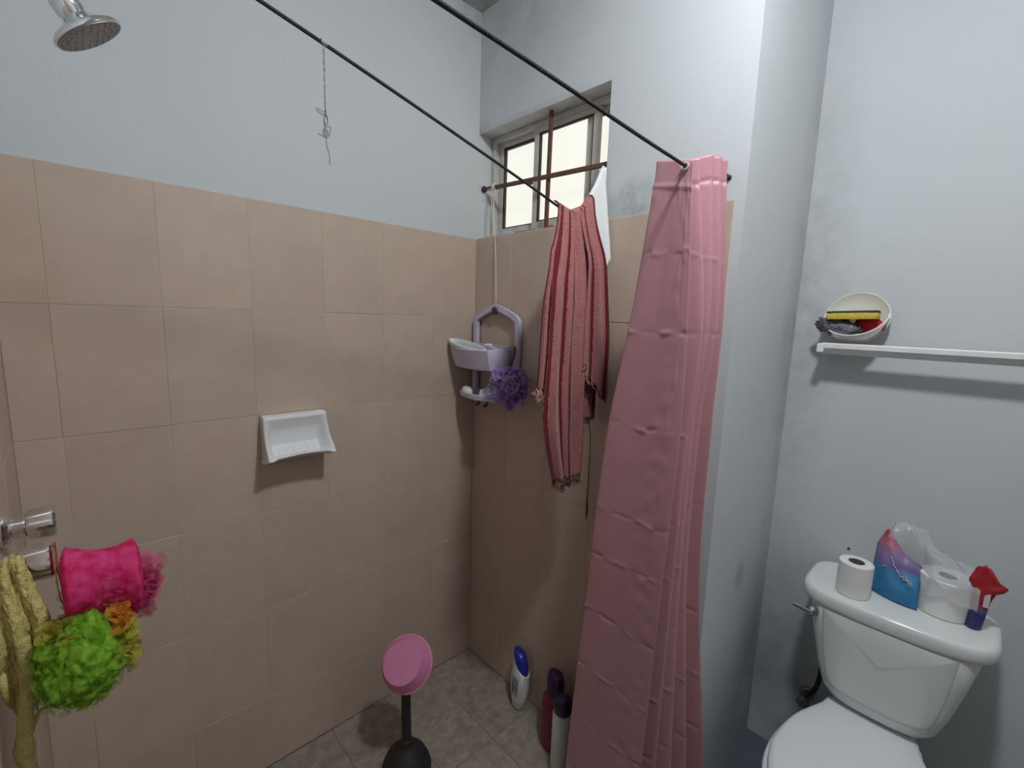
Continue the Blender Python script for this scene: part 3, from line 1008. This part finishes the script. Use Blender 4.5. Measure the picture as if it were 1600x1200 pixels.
def puffs():
    p = empty('pink_bath_puff', (.55, -1.15, 1.0), 'hot pink nylon bath puff hanging on the shower tap', 'bath puff')
    m = MB()
    rings = []
    for k in range(41):
        t = k / 40
        yy = -1.2035 + .088 * t
        rr = .044 * (1 + .10 * math.cos(t * 2 * PI)) * min(1, .72 + 5 * min(t, 1 - t))
        ring = []
        for q in range(72):
            a = 2 * PI * q / 72
            g = 1 + .05 * mnoise.noise(Vector((math.cos(a) * 2, math.sin(a) * 2, t * 3))) + .05 * mnoise.noise(Vector((math.cos(a) * 5, math.sin(a) * 5, t * 9))) + .03 * mnoise.noise(Vector((math.cos(a) * 12, math.sin(a) * 12, t * 22)))
            ring.append((.553 + rr * g * math.cos(a), yy, 1.047 - .012 * t + rr * 1.15 * g * math.sin(a)))
        rings.append(ring)
    m.loft(rings).obj('puff_core', M_pink, p, smooth=180)
    ruffles((.553, -1.160, 1.035), (.046, .046, .050), 170, .011, 3, seg=14, wave=.3, hmin=.7, hmax=.95).obj('puff_netting', M_pink_thin, p, smooth=180)
    ruffles((.553, -1.118, 1.018), (.036, .030, .062), 80, .016, 5, seg=16, sub=(0, 1, -.3)).obj('loose_netting', M_pink_thin, p, smooth=180)
    MB().tube(smooth_path([(.553, -1.200, 1.04), (.548, -1.207, 1.07), (.535, -1.209, 1.094), (.515, -1.2085, 1.102), (.50, -1.2085, 1.08), (.53, -1.2045, 1.05)], 5), .0009, 6).obj('cord', M_pink, p, smooth=180)
    settle(p)
    g = empty('green_bath_puff', (.60, -1.19, .90), 'lime green nylon bath puff with orange frills hanging below the pink one', 'bath puff')
    c = (.60, -1.190, .953)
    m = MB()
    rings = []
    for k in range(1, 50):
        t = PI * k / 50
        ring = []
        for q in range(90):
            a = 2 * PI * q / 90
            u_ = Vector((math.sin(t) * math.cos(a), math.sin(t) * math.sin(a), math.cos(t)))
            gg = .96 + .12 * mnoise.noise(u_ * 1.8 + Vector((4, 0, 0))) + .24 * abs(mnoise.noise(u_ * 4)) + .09 * mnoise.noise(u_ * 10) + .05 * mnoise.noise(u_ * 24)
            ring.append((c[0] + .050 * gg * u_.x, c[1] + .045 * gg * u_.y, c[2] + .060 * gg * u_.z))
        rings.append(ring)
    m.loft(rings).obj('puff_core', M_green, g, smooth=180)
    ruffles(c, (.060, .054, .071), 320, .011, 11, seg=14, wave=.3, hmin=.70, hmax=.95).obj('puff_netting', M_green_thin, g, smooth=180)
    ruffles((.60, -1.150, .998), (.03, .016, .024), 40, .014, 13, seg=14, sub=(0, 1, .6)).obj('orange_netting', M_orange, g, smooth=180)
    ruffles((.60, -1.146, .955), (.04, .018, .055), 70, .014, 17, seg=14, sub=(0, 1, 0)).obj('olive_netting', M_olive, g, smooth=180)
    ruffles((.60, -1.205, 1.000), (.04, .025, .018), 40, .014, 19, seg=14, sub=(0, 0, 1)).obj('olive_netting', M_olive, g, smooth=180)
    MB().tube(smooth_path([(.60, -1.19, 1.0), (.575, -1.206, 1.04), (.545, -1.209, 1.090), (.520, -1.2095, 1.101), (.503, -1.209, 1.06), (.57, -1.20, .99)], 5), .0009, 6).obj('cord', M_green, g, smooth=180)
    settle(g)
    v = empty('violet_bath_puff', (.27, -.10, 1.14), 'violet and pale lilac nylon bath puff hanging from the side of the caddy', 'bath puff')
    c = (.262, -.085, 1.205)
    ruffles((.318, -.088, 1.222), (.078, .050, .098), 280, .020, 23, seg=14).obj('puff_netting', M_violet, v, smooth=180)
    ruffles((.275, -.112, 1.258), (.04, .025, .03), 40, .018, 27, seg=14, sub=(-.2, -.7, .5)).obj('light_netting', M_lightviolet, v, smooth=180)
    ruffles((.335, -.115, 1.238), (.030, .02, .045), 16, .030, 29, wid=.25, sub=(.7, -.7, 0)).obj('pale_netting', M_palelilac, v, smooth=180)
    ruffles((.255, -.13, 1.190), (.025, .02, .045), 14, .018, 31, wid=.35, sub=(-.3, -.9, -.2)).obj('pale_netting', M_palelilac, v, smooth=180)
    MB().tube(smooth_path([(.262, -.07, 1.26), (.268, -.04, 1.31), (.262, -.028, 1.345), (.25, -.022, 1.35)], 4), .003, 6).obj('cord', M_darkthread, v, smooth=180)
    settle(v)
puffs()

# ------------------------------------------------------------------ shower head, valves, yellow net
def plumbing():
    s = empty('overhead_shower', (.43, YS, 1.99), 'round chrome shower head on a bent arm at the upper left', 'shower head')
    ax = Vector((0, .58, -.815)).normalized()
    C0 = Vector((.43, -1.113, 1.856))
    MB().tube(smooth_path([(.43, YS, 2.000), (.43, -1.245, 1.997), (.43, -1.215, 1.984), (.43, -1.195, 1.966), tuple(C0 - ax * .065)], 5), .0102, 16).obj('arm', M_chrome, s, smooth=180)
    MB().lathe([(.03, 0), (.03, .003), (.022, .008), (.012, .011)], (.43, YS, 2.0), (0, 1, 0), 24).obj('wall_flange', M_chrome, s, smooth=40)
    MB().lathe([(.012, -.072), (.0165, -.070), (.0175, -.056), (.0155, -.050), (.0185, -.048), (.0195, -.032), (.016, -.026), (.016, -.02)], tuple(C0), tuple(ax), 12).obj('collar', M_chrome, s, smooth=35)
    MB().lathe([(.019, -.024), (.023, -.020), (.034, -.013), (.045, -.008), (.048, -.004), (.048, -.001), (.046, 0)], tuple(C0), tuple(ax), 40).obj('head', M_chrome, s, smooth=40)
    m = MB().lathe([(.0455, 0), (.0455, .0012), (.001, .0022)], tuple(C0), tuple(ax), 40)
    e1 = Vector((1, 0, 0)); e2 = ax.cross(e1)
    for rr, n in ((.012, 6), (.022, 12), (.032, 18), (.040, 24)):
        for k in range(n):
            a = 2 * PI * k / n
            p = C0 + ax * .0014 + (e1 * math.cos(a) + e2 * math.sin(a)) * rr
            m.lathe([(.0014, 0), (.0008, .0014)], tuple(p), tuple(ax), 6)
    m.obj('face_plate', M_chrome_dull, s, smooth=40)
    settle(s)
    for x, lab in ((.345, 'chrome faceted shower tap nearer the tiled left wall'), (.515, 'chrome faceted shower tap partly hidden under the bath puffs')):
        z = 1.078
        v = empty('shower_tap', (x, YS, z), lab, 'tap', 'shower taps')
        MB().lathe([(.030, .0), (.031, .005), (.026, .012), (.0165, .016)], (x, YS, z), (0, 1, 0), 28).obj('flange', M_chrome, v, smooth=40)
        MB().lathe([(.0185, .012), (.0185, .024), (.0195, .027), (.0195, .031)], (x, YS, z), (0, 1, 0), 24).obj('stem', M_chrome, v, smooth=40)
        MB().lathe([(.017, .0305), (.022, .032), (.0235, .035), (.0255, .060), (.0255, .064), (.022, .067), (.001, .068)], (x, YS, z), (0, 1, 0), 36, lobes=6, amp=.06).obj('handle', M_chrome, v, smooth=30)
        settle(v)
    # yellow ragged net draped over the nearer tap
    rnd = random.Random(5)
    y = empty('yellow_wash_net', (.54, -1.24, .72), 'ragged yellow washing net draped over the nearer shower tap at the left edge', 'net cloth')
    m = MB()
    rows = []
    for i in range(71):
        t = i / 70; row = []
        for j in range(29):
            s_ = j / 28
            if t < .2:
                a = (t / .2) * PI / 2
                x = .515 + .032 * math.sin(a); z = 1.094 + .008 * math.cos(a) - .006
            else:
                q = (t - .2) / .8
                x = .549 + .022 * math.sin(q * 2.4)
                ln = .145 + .05 * mnoise.noise(Vector((s_ * 6, 2, 1))) + (.03 if .3 < s_ < .5 else 0)
                z = 1.088 - q * ln
            n_ = mnoise.noise(Vector((s_ * 7, z * 22, 5)))
            row.append((x + .005 * math.sin(s_ * 14 + z * 9) + .006 * n_ + .004 * mnoise.noise(Vector((s_ * 25, z * 90, 7))), -1.270 + (.031 + .020 * min(1, max(0, t - .15) * 2.2)) * s_ * (1 - .25 * max(0, t - .6)) + .0025 * n_, z + .006 * mnoise.noise(Vector((s_ * 9, t * 9, 9))) + .005 * mnoise.noise(Vector((s_ * 28, t * 30, 2)))))
        rows.append(row)
    m.sheet(rows)
    m.obj('net_body', M_yellow, y, smooth=180, solid=.002)
    f = MB()
    for k in range(16):
        s_ = (k + .5) / 16
        p = Vector(rows[-1][int(s_ * 28)])
        l = rnd.uniform(.015, .06)
        f.tube([p + Vector((0, 0, .01)), p + Vector((.003, rnd.uniform(-.004, .004), -l * .5)), p + Vector((0, rnd.uniform(-.006, .006), -l))], [.005, .004, .001], 6)
    f.obj('ragged_edge', M_yellow, y, smooth=180)
    t = MB()
    pts, rs = [], []
    for k in range(44):
        q = k / 43
        pts.append((.575 + .01 * math.sin(q * 5), -1.247 - .012 * q + .004 * math.sin(q * 9), 1.0 - .31 * q))
        rs.append(.0085 + .002 * mnoise.noise(Vector((q * 22, 1, 1))) + (.004 * math.exp(-((q - .52) / .03) ** 2)) + .003 * math.exp(-((q - .72) / .1) ** 2))
    t.tube(pts, rs, 10)
    t.tube([pts[22], (.58, -1.238, .888), (.582, -1.230, .890)], [.004, .003, .001], 6)
    t.obj('twisted_tail', M_yellow, y, smooth=180)
    settle(y)
plumbing()

# ------------------------------------------------------------------ floor things in the shower
def bottles():
    # white bottle, slanted blue cap
    b = empty('shampoo_bottle', (.368, -.052, 0), 'white oval shampoo bottle with slanted blue cap standing against the back wall', 'bottle')
    cx, cy = .366, -.050
    KS = 1.2
    def oval(z, a, bb, dx=0, n=28, ang=-.15, tilt=0):
        out = []
        for k in range(n):
            t = 2 * PI * k / n
            x, y = KS * a * math.cos(t), KS * bb * math.sin(t)
            out.append((cx + dx + x * math.cos(ang) - y * math.sin(ang), cy + x * math.sin(ang) + y * math.cos(ang) + .012 * z / .2, z + tilt * x))
        return out
    MB().loft([oval(.001, .018, .014), oval(.006, .023, .017), oval(.05, .033, .021), oval(.10, .039, .022), oval(.145, .037, .021), oval(.164, .033, .019, 0, 28, -.15, -.55), oval(.170, .031, .018, 0, 28, -.15, -.8)]).obj('body', M_bottle_white, b, smooth=50)
    MB().loft([oval(.1712, .030, .0185, 0, 28, -.15, -.8), oval(.190, .030, .0185, -.003, 28, -.15, -.62), oval(.206, .025, .016, -.006, 28, -.15, -.5), oval(.214, .014, .010, -.008, 28, -.15, -.35)]).obj('cap', M_cap_blue, b, smooth=50)
    rows, ink = [], []
    def face(u, z, off):
        a = interp(z, [.05, .10, .14, .16], [.036, .039, .037, .033]); bb = interp(z, [.05, .10, .14, .16], [.021, .022, .021, .019])
        t = -PI / 2 + u
        x, y = (KS * a + off) * math.cos(t), (KS * bb + off) * math.sin(t)
        return (cx + x * math.cos(-.15) - y * math.sin(-.15), cy + x * math.sin(-.15) + y * math.cos(-.15) + .012 * z / .2, z)
    for i in range(9):
        z = .060 + .068 * i / 8
        rows.append([face(-.30 + .75 * j / 8, z, .0006) for j in range(9)])
    MB().sheet(rows).obj('label', M_label_grey, b, smooth=180)
    MB().sheet([[face(-.28 + .66 * j / 8, .094 - .010 * j / 8 + (.0035 if j in (1, 2, 6) else .0015) * e, .0012) for j in range(9)] for e in (1, -1)]).obj('print_stroke', M_ink, b)
    MB().sheet([[face(-.25 + .2 * j / 3, .070 + .008 * e, .0012) for j in range(4)] for e in (1, 0)]).obj('print_stroke', M_ink, b)
    settle(b)
    # dark magenta bottle behind
    b = empty('conditioner_bottle', (.552, -.075, 0), 'dark magenta bottle with darker cap between the white bottles', 'bottle')
    cx, cy = .556, -.078
    KS = 1.3
    MB().loft([oval(.001, .030, .018), oval(.006, .037, .023), oval(.06, .041, .025), (oval(.13, .041, .025)), oval(.17, .038, .023), oval(.186, .028, .018), oval(.19, .022, .015)]).obj('body', M_bottle_red, b, smooth=50)
    MB().loft([oval(.191, .026, .019), oval(.24, .027, .019, -.002), oval(.262, .023, .016, -.003), oval(.268, .012, .008, -.004)]).obj('cap', M_cap_dark, b, smooth=50)
    settle(b)
    b = empty('lotion_bottle', (.632, -.115, 0), 'white cylindrical bottle with dark purple cap at the curtain edge', 'bottle')
    MB().lathe([(.029, .001), (.0325, .005), (.0325, .200), (.030, .207), (.02, .209)], (.630, -.115, 0), n=28).obj('body', M_bottle_white, b, smooth=40)
    MB().lathe([(.028, .2095), (.030, .213), (.030, .238), (.027, .252), (.018, .260), (.001, .263)], (.630, -.115, 0), n=28).obj('cap', M_cap_dark, b, smooth=40)
    settle(b)

    p = empty('plunger', (.302, -.49, 0), 'black plunger standing on the shower floor under the pink bowl', 'plunger')
    MB().lathe([(.072, .001), (.078, .004), (.079, .012), (.074, .03), (.062, .055), (.044, .075), (.026, .086), (.020, .094), (.019, .11), (.014, .114)], (.302, -.490, 0), n=36).obj('rubber_cup', M_blackrubber, p, smooth=40)
    MB().tube([(.302, -.490, .10), (.292, -.486, .24), (.285, -.482, .385)], [.0160, .0150, .0145], 14).obj('handle', M_blackplastic, p, smooth=60)
    settle(p)
    n = Vector((.43, -.64, .64)).normalized()
    c = Vector((.283, -.481, .362)) - n * .012
    MB_ = MB().lathe([(.060, .052), (.001, .0535), ][::-1] + [(.052, .0525), (.056, .0515), (.058, .049), (.075, .014), (.080, .004), (.0835, .003), (.084, 0), (.0815, -.001), (.079, .002), (.073, .014), (.056, .047), (.052, .050), (.001, .051)], tuple(c), tuple(n), 44, cap=False)
    tag(MB_.obj('plastic_bowl', M_pinkplastic, smooth=35), 'pink plastic bowl tipped bottom-up over the end of the plunger handle', 'bowl')
bottles()

# ------------------------------------------------------------------ things on the window sill
def sill_things():
    rows = []
    for i in range(9):
        rows.append([(.066 + .012 * j, .020 + .004 * i, TT + .006 + .020 * math.sin(PI * i / 8) * math.sin(PI * j / 9) * (1 + .6 * mnoise.noise(Vector((i * .8, j * .9, 3))))) for j in range(10)])
    tag(MB().sheet(rows).obj('soap_wrapper', M_wrapblue, smooth=60, solid=.0015), 'crumpled pale blue wrapper on the window sill, left end', 'wrapper')
    rows = []
    for i in range(5):
        rows.append([(.185 + .013 * j, .022 + .006 * i, TT + .006 + .007 * math.sin(PI * i / 4) + .003 * mnoise.noise(Vector((i, j * .7, 8))) + .002) for j in range(8)])
    tag(MB().sheet(rows).obj('sachet', M_wrapred, smooth=60, solid=.0015), 'flat red brown sachet lying on the window sill beside the blue wrapper', 'sachet')
    rows = [[(.345 + .007 * j, .012 + .005 * i, TT + .0065 + .010 * math.sin(PI * i / 4) * math.sin(PI * (j + .5) / 6)) for j in range(6)] for i in range(5)]
    tag(MB().sheet(rows).obj('sachet', M_wrapred, smooth=60, solid=.0015), 'tiny dark red crumpled sachet on the window sill right of the upright bar', 'sachet')
sill_things()

# ------------------------------------------------------------------ towel bar, dish with sponges
def bar_and_dish():
    t = empty('towel_bar', (1.085, .51, 1.40), 'white flat towel bar across the wall above the toilet', 'towel bar')
    MB().loft([[(x, y, z) for y, z in ((.443, 1.411), (.421, 1.412), (.417, 1.409), (.417, 1.397), (.440, 1.379), (.445, 1.383))] for x in (1.09, 1.80)]).obj('rail', M_whiterim, t, bevel=.001)
    for x in (1.078, 1.80):
        MB().box((x, .414, 1.3835), (x + .018, .512, 1.4095)).obj('bracket', M_whiterim, t, bevel=.003)
    settle(t)
    n = Vector((-.02, -.90, .36)).normalized()
    c = Vector((1.152, .477, 1.487))
    d = empty('wall_dish', tuple(c), 'cream round plastic dish with white rim resting on the towel bar against the wall', 'dish')
    MB().lathe([(.001, -.014), (.045, -.013), (.068, -.009), (.079, -.002), (.080, .0), (.076, .001), (.066, -.006), (.044, -.009), (.001, -.010)], tuple(c), tuple(n), 44, cap=False).obj('plate', M_cream, d, smooth=40)
    # raised white lip round the lower half
    e1 = Vector((1, 0, 0)); e1 = (e1 - n * e1.dot(n)).normalized(); e2 = n.cross(e1)
    if e2.z < 0: e2 = -e2
    rings = []
    for k in range(25):
        a = PI + (-.15 + (PI + .3) * k / 24)
        di = e1 * math.cos(a) + e2 * math.sin(a)
        h = .046 * math.sin(max(0, min(PI, a - PI))) ** .6 + .003
        p = c + di * .076
        rings.append([p + n * .004, p + n * h + di * .002, p + n * (h + .002), p + n * h - di * .003, p - di * .003 + n * .006])
    MB().loft(rings).obj('lip', M_whiterim, d, smooth=50)
    settle(d)
    s = empty('kitchen_sponge', (1.155, .45, 1.488), 'yellow foam sponge with dark scrub layer lying on top in the wall dish', 'sponge')
    q = Quaternion((0, 1, 0), math.radians(-1.5)) @ Quaternion((0, 0, 1), .03)
    o = Vector((1.152, .434, 1.478))
    def slab(z0, z1, m, nm, wob):
        rings = []
        for z in (z0, z0 + .002, z1 - .002, z1):
            k = .97 if z in (z0, z1) else 1
            rings.append([o + q @ Vector((p[0], p[1], z + wob * mnoise.noise(Vector((p[0] * 70, p[1] * 70, 1))))) for p in superell(0, 0, 0, .060 * k, .030 * k, .030 * k, 8, 40)])
        MB().loft(rings).obj(nm, m, s, smooth=60)
    slab(.003, .020, M_spongeyellow, 'foam', .002)
    slab(.0202, .026, M_scrub, 'scrub_layer', .003)
    settle(s)
    def lump(name, cen, rad, m, seed, amp, label, cat, fq=2.2):
        rings = []
        for i in range(1, 18):
            t = PI * i / 18; ring = []
            for k in range(30):
                a = 2 * PI * k / 30
                v = Vector((math.sin(t) * math.cos(a), math.sin(t) * math.sin(a), math.cos(t)))
                g = 1 + amp * mnoise.noise(v * fq + Vector((seed, 0, 0))) + amp * .5 * mnoise.noise(v * fq * 3 + Vector((seed, 5, 0)))
                ring.append((cen[0] + rad[0] * v.x * g, cen[1] + rad[1] * v.y * g, cen[2] + rad[2] * v.z * g - .25 * (v.x * rad[0]) * (1 if name == 'scouring_pad' else 0)))
            rings.append(ring)
        tag(MB().loft(rings).obj(name, m, smooth=180), label, cat)
    lump('scouring_pad', (1.122, .436, 1.457), (.054, .024, .024), M_steel, 3, .45, 'grey steel wool scouring pad bulging from the left of the wall dish', 'scouring pad', 4.5)
    lump('cleaning_cloth', (1.187, .455, 1.464), (.036, .014, .022), M_redcloth, 9, .2, 'bright red folded cloth in the right of the wall dish', 'cloth')
bar_and_dish()

# ------------------------------------------------------------------ toilet
def toilet():
    t = empty('toilet', (1.335, .15, 0), 'white porcelain toilet with closed lid below the towel bar', 'toilet')
    CX = 1.340
    # tank
    spec = [(.446, .098, .082, .100, 3.4), (.450, .114, .095, .106, 3.8), (.472, .127, .104, .110, 4.4), (.53, .142, .108, .112, 5), (.62, .162, .114, .114, 5), (.70, .176, .118, .115, 5), (.704, .174, .116, .114, 5)]
    def front(ring):
        return [(x, y - (.014 * (1 - ((x - CX) / .19) ** 2) if y < .37 else 0), z) for x, y, z in ring]
    MB().loft([front(superell(CX, .378, z, a, b0, b1, e, 64)) for z, a, b0, b1, e in spec]).obj('tank', M_porcelain, t, smooth=50)
    # raised front panel
    out = []
    n = 14
    def fy(x, z):
        zz = [.450, .472, .53, .62, .70]
        b0 = interp(z, zz, [.095, .104, .108, .114, .118])
        a = interp(z, zz, [.114, .127, .142, .162, .176])
        return .378 - b0 * (1 - min(.999, abs((x - CX) / a)) ** 5) ** .2 - .014 * (1 - ((x - CX) / .19) ** 2)
    rows_o, rows_i = [], []
    path = []
    for k in range(17):
        a = k / 16; path.append((-.128 + .02 * a - .0, .69 - .20 * a))
    path = [(-.136, .7035), (-.129, .62), (-.121, .56), (-.112, .515), (-.104, .497), (-.088, .487), (-.05, .483), (0, .482), (.05, .483), (.088, .487), (.104, .497), (.112, .515), (.121, .56), (.129, .62), (.136, .7035)]
    P = smooth_path([(x, 0, z) for x, z in path], 5)
    cen = Vector((0, 0, .60))
    R = []
    for sc_, off in ((1.0, -.0015), (.99, .0012), (.965, .0022), (.9, .0022), (.82, .0022), (.73, .0022), (.63, .0022), (.52, .0022), (.4, .0022), (.28, .0022), (.15, .0022), (.01, .0022)):
        ring = []
        for p in P:
            v = cen + (p - cen) * sc_
            if p.z > .70: v.z = cen.z + (p.z - cen.z) * (sc_ if sc_ < .95 else 1)
            ring.append((CX + v.x, fy(CX + v.x, v.z) - off - .0004, v.z))
        R.append(ring)
    MB().sheet(R).obj('tank_panel', M_porcelain, t, smooth=50)
    # lid
    L = []
    for z, k in ((.7045, .955), (.708, .985), (.716, 1.0), (.730, 1.0), (.739, .985), (.7445, .955), (.7455, .90)):
        L.append([(x, y - .010 * (1 - ((x - CX) / .2) ** 2) * (y < .38), z) for x, y, z in superell(CX, .385, z, .2 * k, .132 * k if k < 1 else .132, .110 * k, 4.2, 72)])
    MB().loft(L).obj('tank_lid', M_porcelain, t, smooth=60)
    # flush lever
    lv = MB().lathe([(.015, 0), (.015, .006), (.010, .012), (.006, .016)], (1.182, .264, .679), (0, -1, 0), 20)
    lv = lv.obj('flush_lever', M_chrome_dull, t, smooth=40)
    MB().bar((1.186, .247, .680), (1.140, .236, .690), .008, .010).obj('lever_arm', M_chrome, lv, bevel=.002)
    # bowl and base
    def egg(z, w, y0, y1, e=2.3, n=56):
        """half width w, front y0, rear y1; widest a bit forward"""
        ring = []
        yc = y0 + (y1 - y0) * .46
        for k in range(n):
            a = 2 * PI * k / n
            c, s_ = math.cos(a), math.sin(a)
            x = w * math.copysign(abs(c) ** (2 / e), c)
            y = math.copysign(abs(s_) ** (2 / e), s_)
            yy = yc + y * ((y1 - yc) if y > 0 else (yc - y0))
            if y > 0: x *= 1 - .36 * y ** 1.6
            ring.append((CX + x, yy, z))
        return ring
    MB().loft([egg(.0, .115, -.07, .33), egg(.03, .108, -.06, .33), egg(.12, .095, -.04, .33), egg(.22, .110, -.08, .34), egg(.30, .145, -.14, .36), egg(.36, .163, -.168, .37), egg(.386, .166, -.172, .37), egg(.388, .160, -.165, .365)]).obj('bowl', M_porcelain, t, smooth=60)
    MB().loft([[(CX + x, y, z) for x, y in ((-.08, .315), (.08, .315), (.085, .36), (.085, .47), (-.085, .47), (-.085, .36))] for z in (.26, .385, .4455)]).obj('tank_shelf', M_porcelain, t, smooth=30, bevel=.01)
    HW = [(.302, .100), (.296, .106), (.262, .113), (.215, .132), (.17, .149), (.11, .162), (.05, .167), (-.01, .163), (-.06, .150), (-.11, .124), (-.145, .092), (-.168, .050), (-.175, .018)]
    def outline(z, k, dy=0, rear=0):
        R_ = [(CX - .005 + w_ - k, (y_ - rear if i_ < 2 else y_ + (k if y_ < 0 else 0))) for i_, (y_, w_) in enumerate(HW)]
        L_ = [(2 * (CX - .005) - x, y) for x, y in R_[::-1]]
        P_ = smooth_path([(x, y, 0) for x, y in R_], 3)[:] + smooth_path([(x, y, 0) for x, y in L_], 3)
        return [(p.x, p.y, z) for p in P_]
    MB().loft([outline(.3885, .008), outline(.392, .001), outline(.406, 0), outline(.4105, .003), outline(.4115, .008)]).obj('seat', M_lidplastic, t, smooth=50)
    MB().loft([outline(.412, .012), outline(.414, .0085), outline(.424, .008), outline(.430, .011), outline(.4335, .020), outline(.4345, .05)]).obj('seat_lid', M_lidplastic, t, smooth=50)
    MB().tube(smooth_path([(1.20, .40, .455), (1.198, .41, .40), (1.185, .44, .33), (1.165, .47, .28), (1.155, .512, .26)], 5), .007, 10).obj('supply_hose', M_blackrubber, t, smooth=180)
    MB().lathe([(.022, 0), (.022, .008), (.014, .014), (.014, .045), (.018, .048), (.018, .06), (.012, .064)], (1.155, .512, .255), (0, -1, 0), 16).obj('stop_valve', M_chrome_dull, t, smooth=40)
    settle(t)
    # paper rolls
    def roll(cx, cy, r, h, z0, label, group):
        g = empty('toilet_paper_roll', (cx, cy, z0), label, 'paper roll', group)
        MB().lathe([(.0185, 0), (r - .002, 0), (r, .002), (r, h - .002), (r - .002, h), (.0185, h)], (cx, cy, z0), n=44, cap=False).obj('paper', M_paper, g, smooth=40)
        MB().lathe([(.0186, h - .0005), (.0170, h - .0005), (.0170, .0005), (.0186, .0005)], (cx, cy, z0), n=28, cap=False).obj('cardboard_core', M_core, g, smooth=40)
        settle(g)
    roll(1.256, .314, .0385, .090, .746, 'partly used white toilet paper roll standing alone at the left of the tank lid', 'toilet paper rolls')
    roll(1.430, .398, .055, .095, .7465, 'full white toilet paper roll inside the torn plastic wrapper', 'toilet paper rolls')
    # torn wrapper
    w = empty('paper_wrapper', (1.385, .39, .746), 'torn clear toilet paper wrapper printed blue and red on the tank lid', 'wrapper')
    rows = []
    for i in range(25):
        t_ = i / 24; row = []
        for j in range(21):
            s_ = j / 20
            htop = interp(s_, [0, .18, .3, .45, .6, .8, .95, 1], [.866, .918, .908, .884, .866, .856, .850, .842])
            z = .7475 + (htop - .7475) * t_
            x = 1.286 + .100 * s_ - .004 * t_
            y = .372 - .030 * math.sin(s_ * 2.0) + .050 * t_ ** 2 + .008 * mnoise.noise(Vector((s_ * 3, t_ * 4, 4))) * (t_ > .1)
            row.append((x, y, z))
        rows.append(row)
    MB().sheet(rows).obj('printed_panel', M_print, w, smooth=180, solid=.0008)
    def at(s_, t_):
        i = min(24, max(0, t_ * 24)); j = min(20, max(0, s_ * 20))
        p = Vector(rows[int(i)][int(j)])
        return p + Vector((0, -.003, 0))
    mk = MB()
    for (s0, t0, s1, t1, a) in ((.35, .72, .45, .66, .004), (.42, .64, .55, .60, .005), (.52, .66, .62, .58, .005), (.60, .60, .70, .56, .005), (.68, .56, .80, .58, .005), (.74, .66, .84, .52, .004), (.82, .62, .86, .50, .004), (.2, .48, .3, .50, .003)):
        p, q = at(s0, t0), at(s1, t1)
        mk.tube(smooth_path([p, (p + q) / 2 + Vector((0, -.001, a)), q], 3), .0011, 5)
    mk.obj('print_marks', M_palemark, w, smooth=180)
    rows = []
    for i in range(33):
        v = i / 32; row = []
        for j in range(41):
            u = j / 40
            x = 1.288 + .200 * u
            y = .335 + .150 * v + (.050 * max(0, min(1, (.56 - u) / .1)) * (1 - v))
            top = interp(u, [0, .12, .3, .5, .75, 1], [.86, .925, .925, .885, .868, .845])
            e = min(1, 4.5 * min(v + .02, 1.02 - v)) ** .6
            h = .76 + (top - .76) * e
            if v < .1: h = .80 + .05 * v / .1
            n_ = mnoise.noise(Vector((u * 5, v * 5, 2))) + .6 * abs(mnoise.noise(Vector((u * 13, v * 13, 6))))
            k = 1.0 if u < .5 else .45
            row.append((x + .006 * n_, min(.505, y + .008 * n_ * k), max(h + .026 * n_ * k, .85 if (u > .42 and .15 < v < .8) else .752)))
        rows.append(row)
    MB().sheet(rows).obj('clear_film', M_film, w, smooth=30)
    rows = []
    for i in range(21):
        t_ = i / 20; row = []
        z = .7475 + .165 * t_
        wd = interp(t_, [0, .45, .6, .8, 1], [.014, .015, .021, .028, .013])
        cx_ = interp(t_, [0, .45, .8, 1], [1.487, 1.493, 1.494, 1.489])
        for j in range(11):
            s_ = j / 10 * 2 - 1
            x = cx_ + wd * s_ + (.010 * max(0, s_) * (1 if .62 < t_ < .85 else 0))
            y = .362 - .010 * (1 - s_ * s_) * (1 - t_ * .5) + .010 * mnoise.noise(Vector((s_ * 2, t_ * 6, 3))) * t_
            row.append((x, y, z - .012 * abs(s_) * (t_ > .7)))
        rows.append(row)
    MB().sheet(rows).obj('printed_end', M_print_end, w, smooth=60, solid=.0008)
    q = MB()
    q.sheet([[(1.496 + .010 * a, .349 + .003 * b, .812 + .030 * b + .004 * a * b) for a in (0, .5, 1)] for b in (0, .5, 1)])
    q.obj('print_patch', M_palemark, w, solid=.0006)
    settle(w)
toilet()

# small dark nail in the wall by the roll
nl = MB().lathe([(.004, 0), (.0042, .002), (.003, .004), (.001, .005)], (1.208, .511, .787), (0, -1, 0), 8)
tag(nl.obj('wall_nail', M_gasket, smooth=40), 'tiny dark nail head in the wall above the tank', 'nail')
